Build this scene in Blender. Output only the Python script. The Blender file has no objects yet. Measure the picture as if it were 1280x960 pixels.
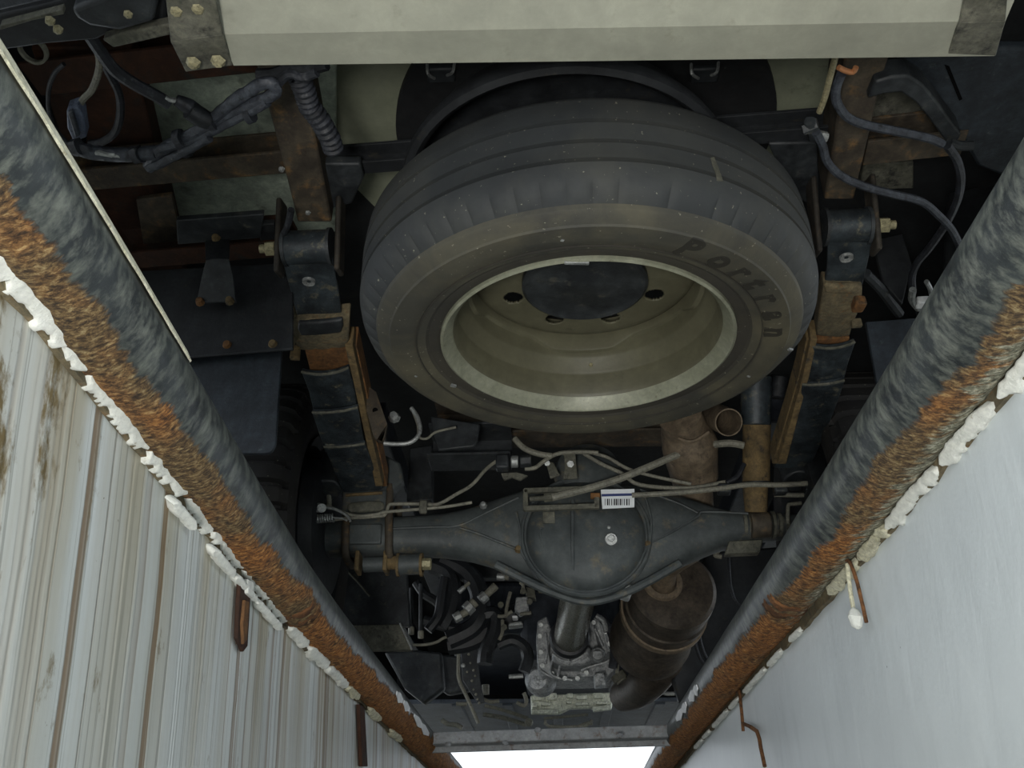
import bpy, math, random
from math import sin, cos, pi, radians, atan, tan, sqrt
from mathutils import Vector, Matrix, noise
random.seed(7)
C = bpy.context.scene
COL = C.collection

# ------------------------------------------------------------------ camera
FPX = 1200.0
PITCH = atan(651 / FPX)
YAW = atan(63 / FPX * cos(PITCH))
EYE = Vector((0, 0, -0.45))            # standing in the pit, eye 0.45 m under the workshop ground
RT = Vector((cos(YAW), sin(YAW), 0))
FW = Vector((-sin(YAW) * cos(PITCH), cos(YAW) * cos(PITCH), sin(PITCH)))
UP = RT.cross(FW)
cam = bpy.data.cameras.new('camera')
cam.sensor_width = 36
cam.lens = 36 * FPX / 1280
cam.clip_start = 0.02
camo = bpy.data.objects.new('camera', cam)
m = Matrix((RT, UP, -FW)).transposed().to_4x4()
m.translation = EYE
camo.matrix_world = m
COL.objects.link(camo)
C.camera = camo

# ------------------------------------------------------------------ light
w = bpy.data.worlds.new('world')
C.world = w
w.use_nodes = True
bg = w.node_tree.nodes['Background']
bg.inputs[0].default_value = (0.86, 0.93, 1.0, 1)
bg.inputs[1].default_value = 1.0
# soft fill light, added low behind the viewer to brighten pit and underside
def area(name, loc, target, size, power, color):
    l = bpy.data.lights.new(name, 'AREA')
    l.shape = 'DISK'
    l.size = size
    l.energy = power
    l.color = color
    o = bpy.data.objects.new(name, l)
    o.location = loc
    o.rotation_euler = (Vector(target) - Vector(loc)).to_track_quat('-Z', 'Y').to_euler()
    COL.objects.link(o)
    return o
area('fill_light', (-0.16, -0.45, -0.80), (0.05, 1.5, 0.4), 0.30, 14, (1.0, 0.98, 0.94))
vs = C.view_settings
vs.view_transform = 'Standard'
vs.look = 'None'
vs.exposure = 0.90
vs.gamma = 1
vs.use_curve_mapping = False

# ------------------------------------------------------------------ positions measured off the photograph
def ray(px, py):
    return FW + RT * ((px - 640) / FPX) + UP * ((480 - py) / FPX)
def P(px, py, z=None, y=None, x=None):
    d = ray(px, py)
    if z is not None: t = (z - EYE.z) / d.z
    elif y is not None: t = y / d.y
    else: t = x / d.x
    return EYE + d * t

# ------------------------------------------------------------------ materials
def lin(h):
    h = h.lstrip('#')
    v = [int(h[i:i + 2], 16) / 255 for i in (0, 2, 4)]
    return tuple(((c + 0.055) / 1.055) ** 2.4 if c > 0.04045 else c / 12.92 for c in v) + (1,)
class NT:
    def __init__(s, name):
        s.m = bpy.data.materials.new(name)
        s.m.use_nodes = True
        s.t = s.m.node_tree
        s.b = s.t.nodes['Principled BSDF']
        s.tc = s.n('ShaderNodeTexCoord')
    def n(s, k, **kw):
        x = s.t.nodes.new(k)
        for a, v in kw.items(): setattr(x, a, v)
        return x
    def l(s, a, b): s.t.links.new(a, b)
    def noise(s, scale, detail=6, rough=0.6, vec=None, stretch=None, dist=0):
        x = s.n('ShaderNodeTexNoise')
        x.inputs['Scale'].default_value = scale
        x.inputs['Detail'].default_value = detail
        x.inputs['Roughness'].default_value = rough
        x.inputs['Distortion'].default_value = dist
        v = vec or s.tc.outputs['Object']
        if stretch:
            mp = s.n('ShaderNodeMapping')
            mp.inputs['Scale'].default_value = stretch
            s.l(v, mp.inputs[0])
            v = mp.outputs[0]
        s.l(v, x.inputs['Vector'])
        return x.outputs['Fac']
    def ramp(s, fac, stops):
        r = s.n('ShaderNodeValToRGB')
        e = r.color_ramp.elements
        while len(e) < len(stops): e.new(0.5)
        for i, (p, c) in enumerate(stops):
            e[i].position = p
            e[i].color = c if not isinstance(c, str) else lin(c)
        s.l(fac, r.inputs[0])
        return r.outputs[0]
    def bw(s, fac, a, b):
        return s.ramp(fac, [(a, (0, 0, 0, 1)), (b, (1, 1, 1, 1))])
    def mix(s, f, a, b):
        x = s.n('ShaderNodeMix', data_type='RGBA')
        if isinstance(f, (int, float)): x.inputs[0].default_value = f
        else: s.l(f, x.inputs[0])
        for i, v in ((6, a), (7, b)):
            if isinstance(v, str): x.inputs[i].default_value = lin(v)
            else: s.l(v, x.inputs[i])
        return x.outputs[2]
    def math(s, op, a, b=None, clamp=False):
        x = s.n('ShaderNodeMath', operation=op, use_clamp=clamp)
        for i, v in ((0, a), (1, b)):
            if v is None: continue
            if isinstance(v, (int, float)): x.inputs[i].default_value = v
            else: s.l(v, x.inputs[i])
        return x.outputs[0]
    def bump(s, h, strength=0.3, dist=0.002):
        x = s.n('ShaderNodeBump')
        x.inputs['Strength'].default_value = strength
        x.inputs['Distance'].default_value = dist
        s.l(h, x.inputs['Height'])
        s.l(x.outputs[0], s.b.inputs['Normal'])
    def out(s, col, rough=0.6, metal=0.0, spec=0.5):
        if isinstance(col, str): s.b.inputs['Base Color'].default_value = lin(col)
        else: s.l(col, s.b.inputs['Base Color'])
        if isinstance(rough, (int, float)): s.b.inputs['Roughness'].default_value = rough
        else: s.l(rough, s.b.inputs['Roughness'])
        s.b.inputs['Metallic'].default_value = metal
        s.b.inputs['Specular IOR Level'].default_value = spec
        return s.m
MATS = {}
def worn(name, a, b, dirt, amount=0.5, scale=14, rough=0.6, metal=0.0, bump=0.35, spec=0.4, speck=0.0, grime_k=1.0):
    """two-tone surface with patches of dirt and fine grain"""
    t = NT(name)
    base = t.mix(t.bw(t.noise(scale), 0.38, 0.64), a, b)
    c = t.mix(t.bw(t.noise(scale * 2.3, 9, 0.7), 0.72 - amount * 0.4, 0.80 - amount * 0.28), base, dirt)
    if speck:
        c = t.mix(t.math('MULTIPLY', t.bw(t.noise(320, 3, 0.6), 0.74 - speck * 0.05, 0.76), 0.6), c, '#8f8c7a')
    grime = t.ramp(t.noise(scale * 4.3, 10, 0.78, dist=0.3), [(0.30, (0.52, 0.52, 0.52, 1)), (0.50, (0.95, 0.95, 0.94, 1)), (0.70, (1.55, 1.53, 1.45, 1))])
    mm = t.n('ShaderNodeMix', data_type='RGBA', blend_type='MULTIPLY')
    mm.inputs[0].default_value = grime_k
    t.l(c, mm.inputs[6]); t.l(grime, mm.inputs[7])
    c = mm.outputs[2]
    fine = t.noise(scale * 9, 7, 0.75)
    t.bump(fine, bump, 0.0022)
    MATS[name] = t.out(c, t.math('ADD', t.math('MULTIPLY', fine, 0.25), rough - 0.12), metal, spec)
    return MATS[name]
worn('black_metal', '#1d2023', '#33373a', '#4b4a42', 0.35, 12, 0.5, speck=0.7)
worn('spring_black', '#23282c', '#3b4348', '#6a6655', 0.4, 16, 0.45, 0.2, speck=0.8)
worn('dark_paint', '#16181b', '#25282b', '#38352c', 0.3, 10, 0.6)
worn('flap_rubber', '#1d2228', '#2c333a', '#454b4c', 0.3, 18, 0.55, speck=0.5)
worn('frame_brown', '#332d26', '#494237', '#654f33', 0.45, 12, 0.7, speck=0.3)
worn('shackle_dark', '#25221e', '#35312b', '#4d4130', 0.4, 25, 0.7)
worn('rust_red', '#2b190f', '#402515', '#22211e', 0.45, 9, 0.85)
worn('rust_orange', '#5d4127', '#7a5632', '#3f3325', 0.45, 22, 0.85)
worn('rust_joint', '#54371f', '#7d5432', '#2f2115', 0.5, 40, 0.9, bump=1.0)
worn('rust_tan', '#5a4c34', '#6f5d3e', '#37322a', 0.5, 16, 0.85)
worn('clamp_crust', '#575141', '#736850', '#74593a', 0.4, 30, 0.9, bump=0.9)
worn('floor_green', '#939d90', '#a6b0a2', '#6c7266', 0.3, 7, 0.6, speck=0.5)
worn('floor_beige', '#757967', '#808472', '#5b5e4f', 0.2, 6, 0.6, grime_k=0.3)
worn('bumper_beige', '#85867a', '#8f9083', '#7c7c70', 0.3, 9, 0.5, grime_k=0.22, bump=0.15, speck=0.3)
worn('bracket_gray', '#4c4c42', '#65645a', '#2b2b28', 0.5, 18, 0.75)
worn('rim_beige', '#514f3f', '#5b5948', '#3f3d30', 0.3, 9, 0.48, bump=0.12, grime_k=0.35)
worn('rim_edge', '#7b7d6c', '#8a8c7c', '#5c5a49', 0.3, 22, 0.4, 0.1, bump=0.2, grime_k=0.45)
worn('axle_gray', '#3c4142', '#4d5252', '#635d4e', 0.42, 11, 0.55, 0.1, speck=0.5, grime_k=0.6)
worn('cable_gray', '#6b6a60', '#7e7c70', '#47453e', 0.4, 40, 0.6)
worn('cable_black', '#1a1c20', '#2c2f36', '#4c4d50', 0.4, 40, 0.5, speck=0.8)
worn('loom_blue', '#2e3138', '#434850', '#1e2024', 0.5, 45, 0.45, speck=1.2)
worn('connector_blue', '#4a5265', '#5c6577', '#2f3540', 0.5, 60, 0.45)
worn('exhaust_tan', '#65594a', '#7b6d5b', '#484037', 0.4, 14, 0.7, 0.1)
worn('exhaust_brown', '#403a33', '#544c43', '#302b27', 0.5, 14, 0.55, 0.3)
worn('aluminium', '#8f9294', '#b2b4b5', '#5c5f61', 0.5, 30, 0.4, 0.5, bump=0.8)
worn('pan_alu', '#c4c8b8', '#dde0d2', '#7b7d6f', 0.45, 30, 0.4, 0.4, bump=0.7)
worn('shaft_steel', '#77766a', '#8a897c', '#5c5b52', 0.3, 20, 0.28, 0.75, bump=0.1, grime_k=0.4)
worn('bolt_brass', '#8a8468', '#a39c7d', '#5b5642', 0.4, 60, 0.5, 0.3)
worn('steel_pale', '#8b8e8e', '#a9acab', '#5a5b58', 0.4, 60, 0.4, 0.5)
worn('hose_black', '#16181b', '#24272b', '#34363a', 0.4, 25, 0.45)
worn('plaster', '#cfd2cc', '#dfe1db', '#9d977f', 0.22, 30, 0.8, bump=0.8, grime_k=0.35)
worn('plaster_cream', '#b8b59c', '#cccab6', '#8a8269', 0.4, 40, 0.85, bump=0.9)
worn('concrete', '#7d7c76', '#8f8e87', '#605e57', 0.4, 3, 0.9)
worn('tray_gray', '#454b54', '#545b65', '#363b42', 0.4, 8, 0.55, grime_k=0.5)
worn('engine_dark', '#2a2e36', '#3a3f48', '#23252b', 0.4, 9, 0.5)
worn('body_dark', '#141517', '#1c1e20', '#2a2824', 0.3, 6, 0.7)
worn('white_flake', '#d8dadc', '#ecedee', '#b8b6ae', 0.2, 40, 0.7, grime_k=0.2)
worn('beam_gray', '#85888a', '#9a9da0', '#6d5f57', 0.45, 14, 0.7, grime_k=0.55)
MATS['label_white'] = NT('label_white').out('#dfe4e6', 0.5)
MATS['label_blue'] = NT('label_blue').out('#34406e', 0.5)
MATS['label_ink'] = NT('label_ink').out('#16181c', 0.5)
MATS['hole_black'] = NT('hole_black').out('#050505', 0.9, spec=0.1)
MATS['copper'] = NT('copper').out('#b07a52', 0.5, 0.3)

def tyre_mat(name, a, b, dust, amt, stretch=None):
    t = NT(name)
    base = t.mix(t.bw(t.noise(7, 6), 0.35, 0.65), a, b)
    c = t.mix(t.math('MULTIPLY', t.bw(t.noise(5, 8, 0.65, dist=0.6), 0.40, 0.72), amt), base, dust)
    c = t.mix(t.math('MULTIPLY', t.bw(t.noise(150, 2), 0.69, 0.74), 0.6), c, '#8f8d7c')
    t.bump(t.noise(240, 4), 0.25, 0.001)
    MATS[name] = t.out(c, 0.72, 0, 0.35)
tyre_mat('tyre_tread', '#292c2e', '#343738', '#494943', 0.6)
tyre_mat('tyre_side', '#33332f', '#43423a', '#625d4a', 0.75)
tyre_mat('tyre_bead', '#2d2c28', '#383631', '#4b473a', 0.5)
tyre_mat('tyre_letter', '#25241f', '#2c2b26', '#38352b', 0.5)
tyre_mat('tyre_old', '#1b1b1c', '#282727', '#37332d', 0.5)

def pipe_mat():
    t = NT('pipe_rusty')
    uv = t.tc.outputs['UV']                        # u along the pipe in metres, v around it in metres
    at = t.n('ShaderNodeAttribute', attribute_name='cov')
    cov = at.outputs['Fac']
    brush = t.noise(1, 8, 0.7, uv, (80, 18, 1), 0.3)
    big = t.noise(1, 3, 0.5, uv, (9, 6, 1))
    e = t.math('ADD', cov, t.math('MULTIPLY', t.math('SUBTRACT', brush, 0.5), 0.75))
    e = t.math('ADD', e, t.math('MULTIPLY', t.math('SUBTRACT', big, 0.5), 0.9))
    mask = t.bw(t.math('ADD', e, 0.5), 0.46, 0.56)
    fl = t.noise(1, 9, 0.75, uv, (170, 95, 1), 0.25)
    tone = t.noise(1, 4, 0.5, uv, (7, 9, 1))
    su = t.n('ShaderNodeSeparateXYZ'); t.l(uv, su.inputs[0])
    tone = t.math('ADD', tone, t.math('MULTIPLY', t.math('MULTIPLY', t.math('SUBTRACT', su.outputs[0], 0.9), 0.8, True), 0.22))
    rust = t.mix(t.bw(tone, 0.48, 0.66), t.ramp(fl, [(0.36, '#1e1810'), (0.46, '#4b3a25'), (0.54, '#76603e'), (0.66, '#ab9c74')]),
                 t.ramp(fl, [(0.36, '#26170d'), (0.45, '#63401f'), (0.54, '#9a6430'), (0.66, '#cf9e5c')]))
    at2 = t.n('ShaderNodeAttribute', attribute_name='pale')
    pale = t.bw(t.math('ADD', at2.outputs['Fac'], t.math('MULTIPLY', t.math('SUBTRACT', brush, 0.5), 1.6)), 0.48, 0.62)
    rust = t.mix(pale, rust, t.ramp(fl, [(0.37, '#35362f'), (0.5, '#7d7c68'), (0.63, '#cbcab8')]))
    scr = t.noise(1, 9, 0.72, uv, (60, 28, 1), 0.15)
    paint = t.mix(t.bw(scr, 0.44, 0.66), t.ramp(t.noise(1, 5, 0.6, uv, (14, 20, 1)), [(0.35, '#1f2325'), (0.65, '#34393a')]), '#62665f')
    c = t.mix(mask, paint, rust)
    x = t.math('ADD', t.math('MULTIPLY', mask, t.math('ADD', t.math('MULTIPLY', fl, 1.6), 0.5)), t.math('MULTIPLY', scr, 0.12))
    t.bump(x, 0.9, 0.004)
    MATS['pipe_rusty'] = t.out(c, t.math('ADD', t.math('MULTIPLY', mask, 0.4), 0.42), 0, 0.4)
pipe_mat()

LEAN = 0.22                       # the run-off marks lean a little
def wall_mat(name, left):
    t = NT(name)
    uv = t.tc.outputs['Object']
    if left:
        sp = t.n('ShaderNodeSeparateXYZ'); t.l(uv, sp.inputs[0])
        cb_ = t.n('ShaderNodeCombineXYZ')
        t.l(sp.outputs['X'], cb_.inputs[0]); t.l(sp.outputs['Z'], cb_.inputs[2])
        t.l(t.math('ADD', sp.outputs['Y'], t.math('MULTIPLY', sp.outputs['Z'], LEAN)), cb_.inputs[1])
        uv = cb_.outputs[0]
        base = t.ramp(t.noise(1, 5, 0.6, uv, (1, 6, 1.2)), [(0.35, '#b8bdba'), (0.65, '#cbd0cf')])
        grey = t.noise(1, 5, 0.55, uv, (1, 26, 0.12), 0.0)
        base = t.mix(t.math('MULTIPLY', t.bw(grey, 0.46, 0.70), 0.18), base, '#8d908a')
        sep = t.n('ShaderNodeSeparateXYZ'); t.l(uv, sep.inputs[0])
        Y, Z = sep.outputs['Y'], sep.outputs['Z']
        # broad tan run-off washes, strongest under the rail, thin brown rust runs below every crack
        wash = t.noise(1, 6, 0.55, uv, (1, 11, 0.5), 0.2)
        high = t.math('MULTIPLY', t.math('ADD', Z, 0.55, True), 1.5, True)
        base = t.mix(t.math('MULTIPLY', t.math('MULTIPLY', t.bw(wash, 0.45, 0.60), high), 0.85), base, '#938560')
        line = t.noise(1, 2, 0.4, uv, (1, 20, 0.12), 0.0)
        d = t.math('ABSOLUTE', t.math('SUBTRACT', line, 0.5))
        run = t.math('SUBTRACT', 1.0, t.bw(d, 0.006, 0.030))
        gate = t.bw(t.noise(1, 2, 0.5, uv, (1, 5, 0.1)), 0.46, 0.56)
        base = t.mix(t.math('MULTIPLY', t.math('MULTIPLY', run, gate), 0.85), base, '#6e5634')
        line2 = t.noise(1, 2, 0.4, uv, (1, 34, 0.2), 0.0)
        d2 = t.math('ABSOLUTE', t.math('SUBTRACT', line2, 0.47))
        run2 = t.math('SUBTRACT', 1.0, t.bw(d2, 0.004, 0.018))
        base = t.mix(t.math('MULTIPLY', run2, 0.45), base, '#5f6157')
        # bare, scaling brown-green patch at the near top end
        near = t.math('SUBTRACT', 1.0, t.math('MULTIPLY', t.math('SUBTRACT', Y, 0.45), 2.2, True), True)
        scal = t.bw(t.math('ADD', t.noise(1, 8, 0.7, uv, (1, 14, 8)), t.math('MULTIPLY', t.math('MULTIPLY', near, high), 0.25)), 0.62, 0.70)
        base = t.mix(scal, base, '#6b5d3e')
        specks = t.bw(t.noise(1, 4, 0.7, uv, (1, 90, 60)), 0.70, 0.74)
        base = t.mix(specks, base, '#5c4f38')
        h = t.math('ADD', t.noise(1, 7, 0.6, uv, (1, 14, 3)), t.math('MULTIPLY', run, -0.3))
        t.bump(h, 0.3, 0.005)
    else:
        base = t.ramp(t.noise(1, 6, 0.6, uv, (1, 3, 2)), [(0.3, '#bcc3c6'), (0.7, '#cdd4d6')])
        brushy = t.noise(1, 7, 0.6, uv, (1, 18, 7), 0.4)
        base = t.mix(t.math('MULTIPLY', t.bw(brushy, 0.58, 0.78), 0.5), base, '#d8dedf')
        base = t.mix(t.math('MULTIPLY', t.bw(t.noise(1, 6, 0.6, uv, (1, 12, 2)), 0.55, 0.75), 0.3), base, '#8f9799')
        base = t.mix(t.bw(t.noise(1, 3, 0.6, uv, (1, 60, 40)), 0.74, 0.77), base, '#6b7075')
        t.bump(t.math('ADD', brushy, t.noise(1, 5, 0.6, uv, (1, 9, 7))), 0.3, 0.005)
    MATS[name] = t.out(base, 0.38 if not left else 0.5, 0, 0.4)
wall_mat('wall_left_paint', True)
wall_mat('wall_right_paint', False)

# ------------------------------------------------------------------ mesh helpers
class MB:
    def __init__(s): s.v = []; s.f = []
    def add(s, vs, fs):
        o = len(s.v)
        s.v += [Vector(v) for v in vs]
        s.f += [tuple(i + o for i in f) for f in fs]
        return s
    def box(s, c, size, rot=None):
        c = Vector(c)
        r = rot.to_3x3() if rot is not None else Matrix.Identity(3)
        h = [Vector((x * size[0] / 2, y * size[1] / 2, z * size[2] / 2)) for x in (-1, 1) for y in (-1, 1) for z in (-1, 1)]
        return s.add([c + r @ p for p in h], [(0, 1, 3, 2), (4, 6, 7, 5), (0, 4, 5, 1), (2, 3, 7, 6), (0, 2, 6, 4), (1, 5, 7, 3)])
    def bar(s, a, b, wd, ht, up=(0, 0, 1)):
        a, b = Vector(a), Vector(b)
        d = (b - a).normalized()
        sd = d.cross(Vector(up)).normalized()
        u = sd.cross(d)
        vs = [q + sd * (i * wd / 2) + u * (j * ht / 2) for q in (a, b) for i, j in ((-1, -1), (1, -1), (1, 1), (-1, 1))]
        return s.add(vs, [(3, 2, 1, 0), (4, 5, 6, 7)] + [(i, (i + 1) % 4, 4 + (i + 1) % 4, 4 + i) for i in range(4)])
    def tube(s, pts, r, seg=10, smooth=4, cap=True, sq=1.0):
        pts = [Vector(p) for p in pts]
        n0 = len(pts)
        rs = list(r) if isinstance(r, (list, tuple)) else [r] * n0
        if smooth > 1 and n0 > 2:
            q, rr = [], []
            for i in range(n0 - 1):
                p0, p1, p2, p3 = pts[max(i - 1, 0)], pts[i], pts[i + 1], pts[min(i + 2, n0 - 1)]
                for k in range(smooth):
                    t = k / smooth
                    q.append(0.5 * ((2 * p1) + (p2 - p0) * t + (2 * p0 - 5 * p1 + 4 * p2 - p3) * t * t + (3 * p1 - p0 - 3 * p2 + p3) * t ** 3))
                    rr.append(rs[i] * (1 - t) + rs[i + 1] * t)
            q.append(pts[-1]); rr.append(rs[-1])
            pts, rs = q, rr
        n = len(pts)
        T = [(pts[min(i + 1, n - 1)] - pts[max(i - 1, 0)]).normalized() for i in range(n)]
        u = T[0].orthogonal().normalized()
        vs = []
        for i in range(n):
            u = (u - T[i] * u.dot(T[i])).normalized()
            v = T[i].cross(u)
            for k in range(seg):
                a = 2 * pi * k / seg
                vs.append(pts[i] + (u * cos(a) + v * sin(a)) * rs[i])
        fs = [(i * seg + k, i * seg + (k + 1) % seg, (i + 1) * seg + (k + 1) % seg, (i + 1) * seg + k) for i in range(n - 1) for k in range(seg)]
        if cap:
            fs += [tuple(range(seg))[::-1], tuple((n - 1) * seg + k for k in range(seg))]
        return s.add(vs, fs)
    def cyl(s, a, b, r, r2=None, seg=20): return s.tube([a, b], [r, r2 if r2 is not None else r], seg, 1)
    def lathe(s, prof, c, axis=(0, 0, 1), seg=48, warp=None):
        c = Vector(c); ax = Vector(axis).normalized()
        u = ax.orthogonal().normalized() if abs(ax.z) < 0.99 else Vector((1, 0, 0))
        v = ax.cross(u)
        vs = []
        for k in range(seg):
            a = 2 * pi * k / seg
            for j, (r, h) in enumerate(prof):
                if warp: r, h = warp(j, r, h, a)
                vs.append(c + (u * cos(a) + v * sin(a)) * r + ax * h)
        n = len(prof)
        fs = [(k * n + j, ((k + 1) % seg) * n + j, ((k + 1) % seg) * n + j + 1, k * n + j + 1) for k in range(seg) for j in range(n - 1)]
        return s.add(vs, fs)
    def prism(s, poly, vec):
        poly = [Vector(p) for p in poly]; vec = Vector(vec); n = len(poly)
        return s.add(poly + [p + vec for p in poly], [tuple(range(n)), tuple(range(n, 2 * n))[::-1]] + [(i, n + i, n + (i + 1) % n, (i + 1) % n) for i in range(n)])
    def strip(s, rows, vec, cross=1, bow=0.0):
        """solid ribbon: rows of (left, right) points, thickened by vec; bow lifts its middle"""
        vec = Vector(vec); n = len(rows); k = cross + 1
        vs = []
        for L, R in rows:
            for j in range(k):
                t = j / cross
                vs.append(Vector(L).lerp(Vector(R), t) - vec.normalized() * (bow * (1 - (2 * t - 1) ** 2)))
        m = len(vs)
        vs += [v + vec for v in vs]
        fs = []
        for i in range(n - 1):
            for j in range(cross):
                a, b, c, d = i * k + j, i * k + j + 1, (i + 1) * k + j + 1, (i + 1) * k + j
                fs += [(a, b, c, d), (m + d, m + c, m + b, m + a)]
            fs += [(i * k, (i + 1) * k, m + (i + 1) * k, m + i * k), (i * k + cross, m + i * k + cross, m + (i + 1) * k + cross, (i + 1) * k + cross)]
        for j in range(cross):
            fs += [(j, m + j, m + j + 1, j + 1), ((n - 1) * k + j, (n - 1) * k + j + 1, m + (n - 1) * k + j + 1, m + (n - 1) * k + j)]
        return s.add(vs, fs)
    def rough(s, amp, scale=30, seed=0):
        for i, v in enumerate(s.v):
            s.v[i] = v + noise.noise_vector(v * scale + Vector((seed, 0, 0))) * amp
        return s
OFF = {}
def make(name, mb, mat, parent=None, origin=None, bevel=0.0, sharp=38, flip=True, seg=2):
    me = bpy.data.meshes.new(name)
    o = bpy.data.objects.new(name, me)
    if parent is not None: org = OFF[parent]
    elif origin is not None: org = Vector(origin)
    else:
        xs = [v.x for v in mb.v]; ys = [v.y for v in mb.v]; zs = [v.z for v in mb.v]
        org = Vector(((min(xs) + max(xs)) / 2, (min(ys) + max(ys)) / 2, min(zs)))
    me.from_pydata([v - org for v in mb.v], [], mb.f)
    me.validate()
    if flip:
        import bmesh
        b = bmesh.new(); b.from_mesh(me)
        bmesh.ops.recalc_face_normals(b, faces=b.faces)
        b.to_mesh(me); b.free()
    me.materials.append(MATS[mat] if isinstance(mat, str) else mat)
    me.polygons.foreach_set('use_smooth', [True] * len(me.polygons))
    me.set_sharp_from_angle(angle=radians(sharp))
    COL.objects.link(o)
    if parent is not None:
        o.parent = parent
    else:
        o.location = org
    OFF[o] = org
    if bevel:
        bm_ = o.modifiers.new('bevel', 'BEVEL')
        bm_.width = bevel; bm_.segments = seg; bm_.limit_method = 'ANGLE'; bm_.angle_limit = radians(35)
    return o
def tag(o, label, cat, group=None):
    o['label'] = label; o['category'] = cat
    if group: o['group'] = group
    return o
def thing(name, label, cat, loc, group=None):
    o = bpy.data.objects.new(name, None)
    o.empty_display_size = 0.05
    o.location = loc
    COL.objects.link(o)
    OFF[o] = Vector(loc)
    return tag(o, label, cat, group)
def struct(name, mb, mat, **k):
    o = make(name, mb, mat, **k)
    o['kind'] = 'structure'
    return o
def solo(name, label, cat, mb, mat, group=None, **k):
    return tag(make(name, mb, mat, **k), label, cat, group)

# ------------------------------------------------------------------ the pit: walls, floor, ground
PR = 0.045
def left_x(y):                    # the left rail is bowed a little outwards
    t = min(max((y - 0.2) / 1.5, 0), 1)
    return -0.378 - 0.052 * (t * t * (3 - 2 * t)) + (0.0 if y < 3 else 0.012 * min(y - 3, 1))
def right_x(y): return 0.369 + 0.006 * sin(y * 1.6)
def wall(name, xf, y0, y1, mat, out):
    mb = MB(); ny, nz = 150, 40
    vs = []
    for i in range(ny + 1):
        y = y0 + (y1 - y0) * i / ny
        for j in range(nz + 1):
            z = -1.6 + (1.6 - 0.028) * j / nz
            d = 0.004 * noise.noise(Vector((y * 3, z * 3, out * 5))) + 0.0015 * noise.noise(Vector((y * 17, z * 9, out * 9)))
            vs.append((xf(y) + out * (0.006 + d), y, z))
    k = nz + 1
    mb.add(vs, [(i * k + j, (i + 1) * k + j, (i + 1) * k + j + 1, i * k + j + 1) for i in range(ny) for j in range(nz)])
    n = len(mb.v)
    # thickness of the wall behind its face
    mb.box((xf(3) + out * 0.14, (y0 + y1) / 2, -0.815), (0.22, y1 - y0, 1.57))
    return struct(name, mb, mat, flip=False, origin=(xf(1), 0, 0))
XW_L = lambda y: left_x(y) - 0.012
XW_R = lambda y: right_x(y) + 0.030
wl = wall('wall_left', XW_L, -1.8, 7.5, 'wall_left_paint', -1)
wr = wall('wall_right', XW_R, -1.8, 7.5, 'wall_right_paint', 1)
struct('floor', MB().box((0, 2.85, -1.65), (1.3, 9.5, 0.1)), 'concrete')
struct('wall_front', MB().box((0, 7.6, -0.82), (1.4, 0.2, 1.6)), 'concrete')
struct('wall_back', MB().box((0, -1.9, -0.82), (1.4, 0.2, 1.6)), 'concrete')
g = MB()
g.box((-6.47, 3, -0.05), (12, 22, 0.1)).box((6.42, 3, -0.05), (12, 22, 0.1)).box((-0.02, 10.85, -0.05), (0.9, 6.3, 0.1)).box((-0.02, -4.95, -0.05), (0.9, 6.1, 0.1))
struct('ground', g, 'concrete')

# ---- steel pipes along both edges of the pit
def pipe_rail(name, label, xf, side, thr_pts, pale_pts):
    yA, yB = -1.2, 7.3
    ys = []
    y = yA
    while y < yB:
        ys.append(y)
        y += 0.008 if 0.25 < y < 2.2 else 0.018 if 0.1 < y < 4 else 0.08
    seg = 60
    def interp(pts, y):
        if y <= pts[0][0]: return pts[0][1]
        for (a, va), (b, vb) in zip(pts, pts[1:]):
            if y <= b: return va + (vb - va) * (y - a) / (b - a)
        return pts[-1][1]
    vs, cov, pal, uvv = [], [], [], []
    for y in ys:
        xc = xf(y)
        tocam = Vector((-xc, 0, -0.45)).normalized()
        wallward = Vector((side, 0, 0)) - tocam * Vector((side, 0, 0)).dot(tocam)
        wallward = (wallward - Vector((0, wallward.y, 0))).normalized()
        th = interp(thr_pts, y) * 2 - 1
        pa = interp(pale_pts, y)
        for k in range(seg):
            a = 2 * pi * k / seg - pi        # seam at the back, against the ground
            s_ = sin(a)
            n = tocam * cos(a) + wallward * s_
            c = s_ - th if cos(a) > -0.15 else (0.6 if s_ > 0 else -0.8)
            rusty = min(max(c * 2.5 + 0.5, 0), 1)
            q = Vector((y * 60, a * 2.2, side * 4))
            fl = noise.fractal(q, 0.9, 2.2, 4)
            fl2 = noise.noise(Vector((y * 9, a * 2, side)))
            r = PR + rusty * (0.0022 * fl + 0.0022 * fl2 + 0.0015) + 0.0006 * noise.noise(Vector((y * 6, a * 3, 0)))
            vs.append(Vector((xc, y, 0.0)) + n * r)
            cov.append(c); pal.append(pa * (s_ - 0.1 if s_ > 0 else -0.2)); uvv.append((y, a * PR))
    mb = MB()
    n = len(ys)
    mb.add(vs, [(i * seg + k, i * seg + (k + 1) % seg, (i + 1) * seg + (k + 1) % seg, (i + 1) * seg + k) for i in range(n - 1) for k in range(seg)])
    t = thing(name, label, 'pipe', (xf(1), yA, 0), None)
    o = make('pipe', mb, 'pipe_rusty', t, flip=True, sharp=80)
    me = o.data
    for nm, arr in (('cov', cov), ('pale', pal)):
        at = me.attributes.new(nm, 'FLOAT', 'POINT')
        at.data.foreach_set('value', arr)
    uv = me.uv_layers.new(name='UVMap')
    for lp in me.loops: uv.data[lp.index].uv = uvv[lp.vertex_index]
    return t
prl = pipe_rail('steel_pipe', 'long dark steel pipe, thick brown rust on its lower half, above the streaked wall', left_x, -1,
                [(0.3, 0.52), (0.6, 0.50), (0.9, 0.46), (1.3, 0.42), (1.45, 0.30), (1.7, 0.38), (2.0, 0.30), (2.6, 0.22), (3.2, 0.12)], [(0, 0.3), (1, 0.2), (1.4, 0)])
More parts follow.
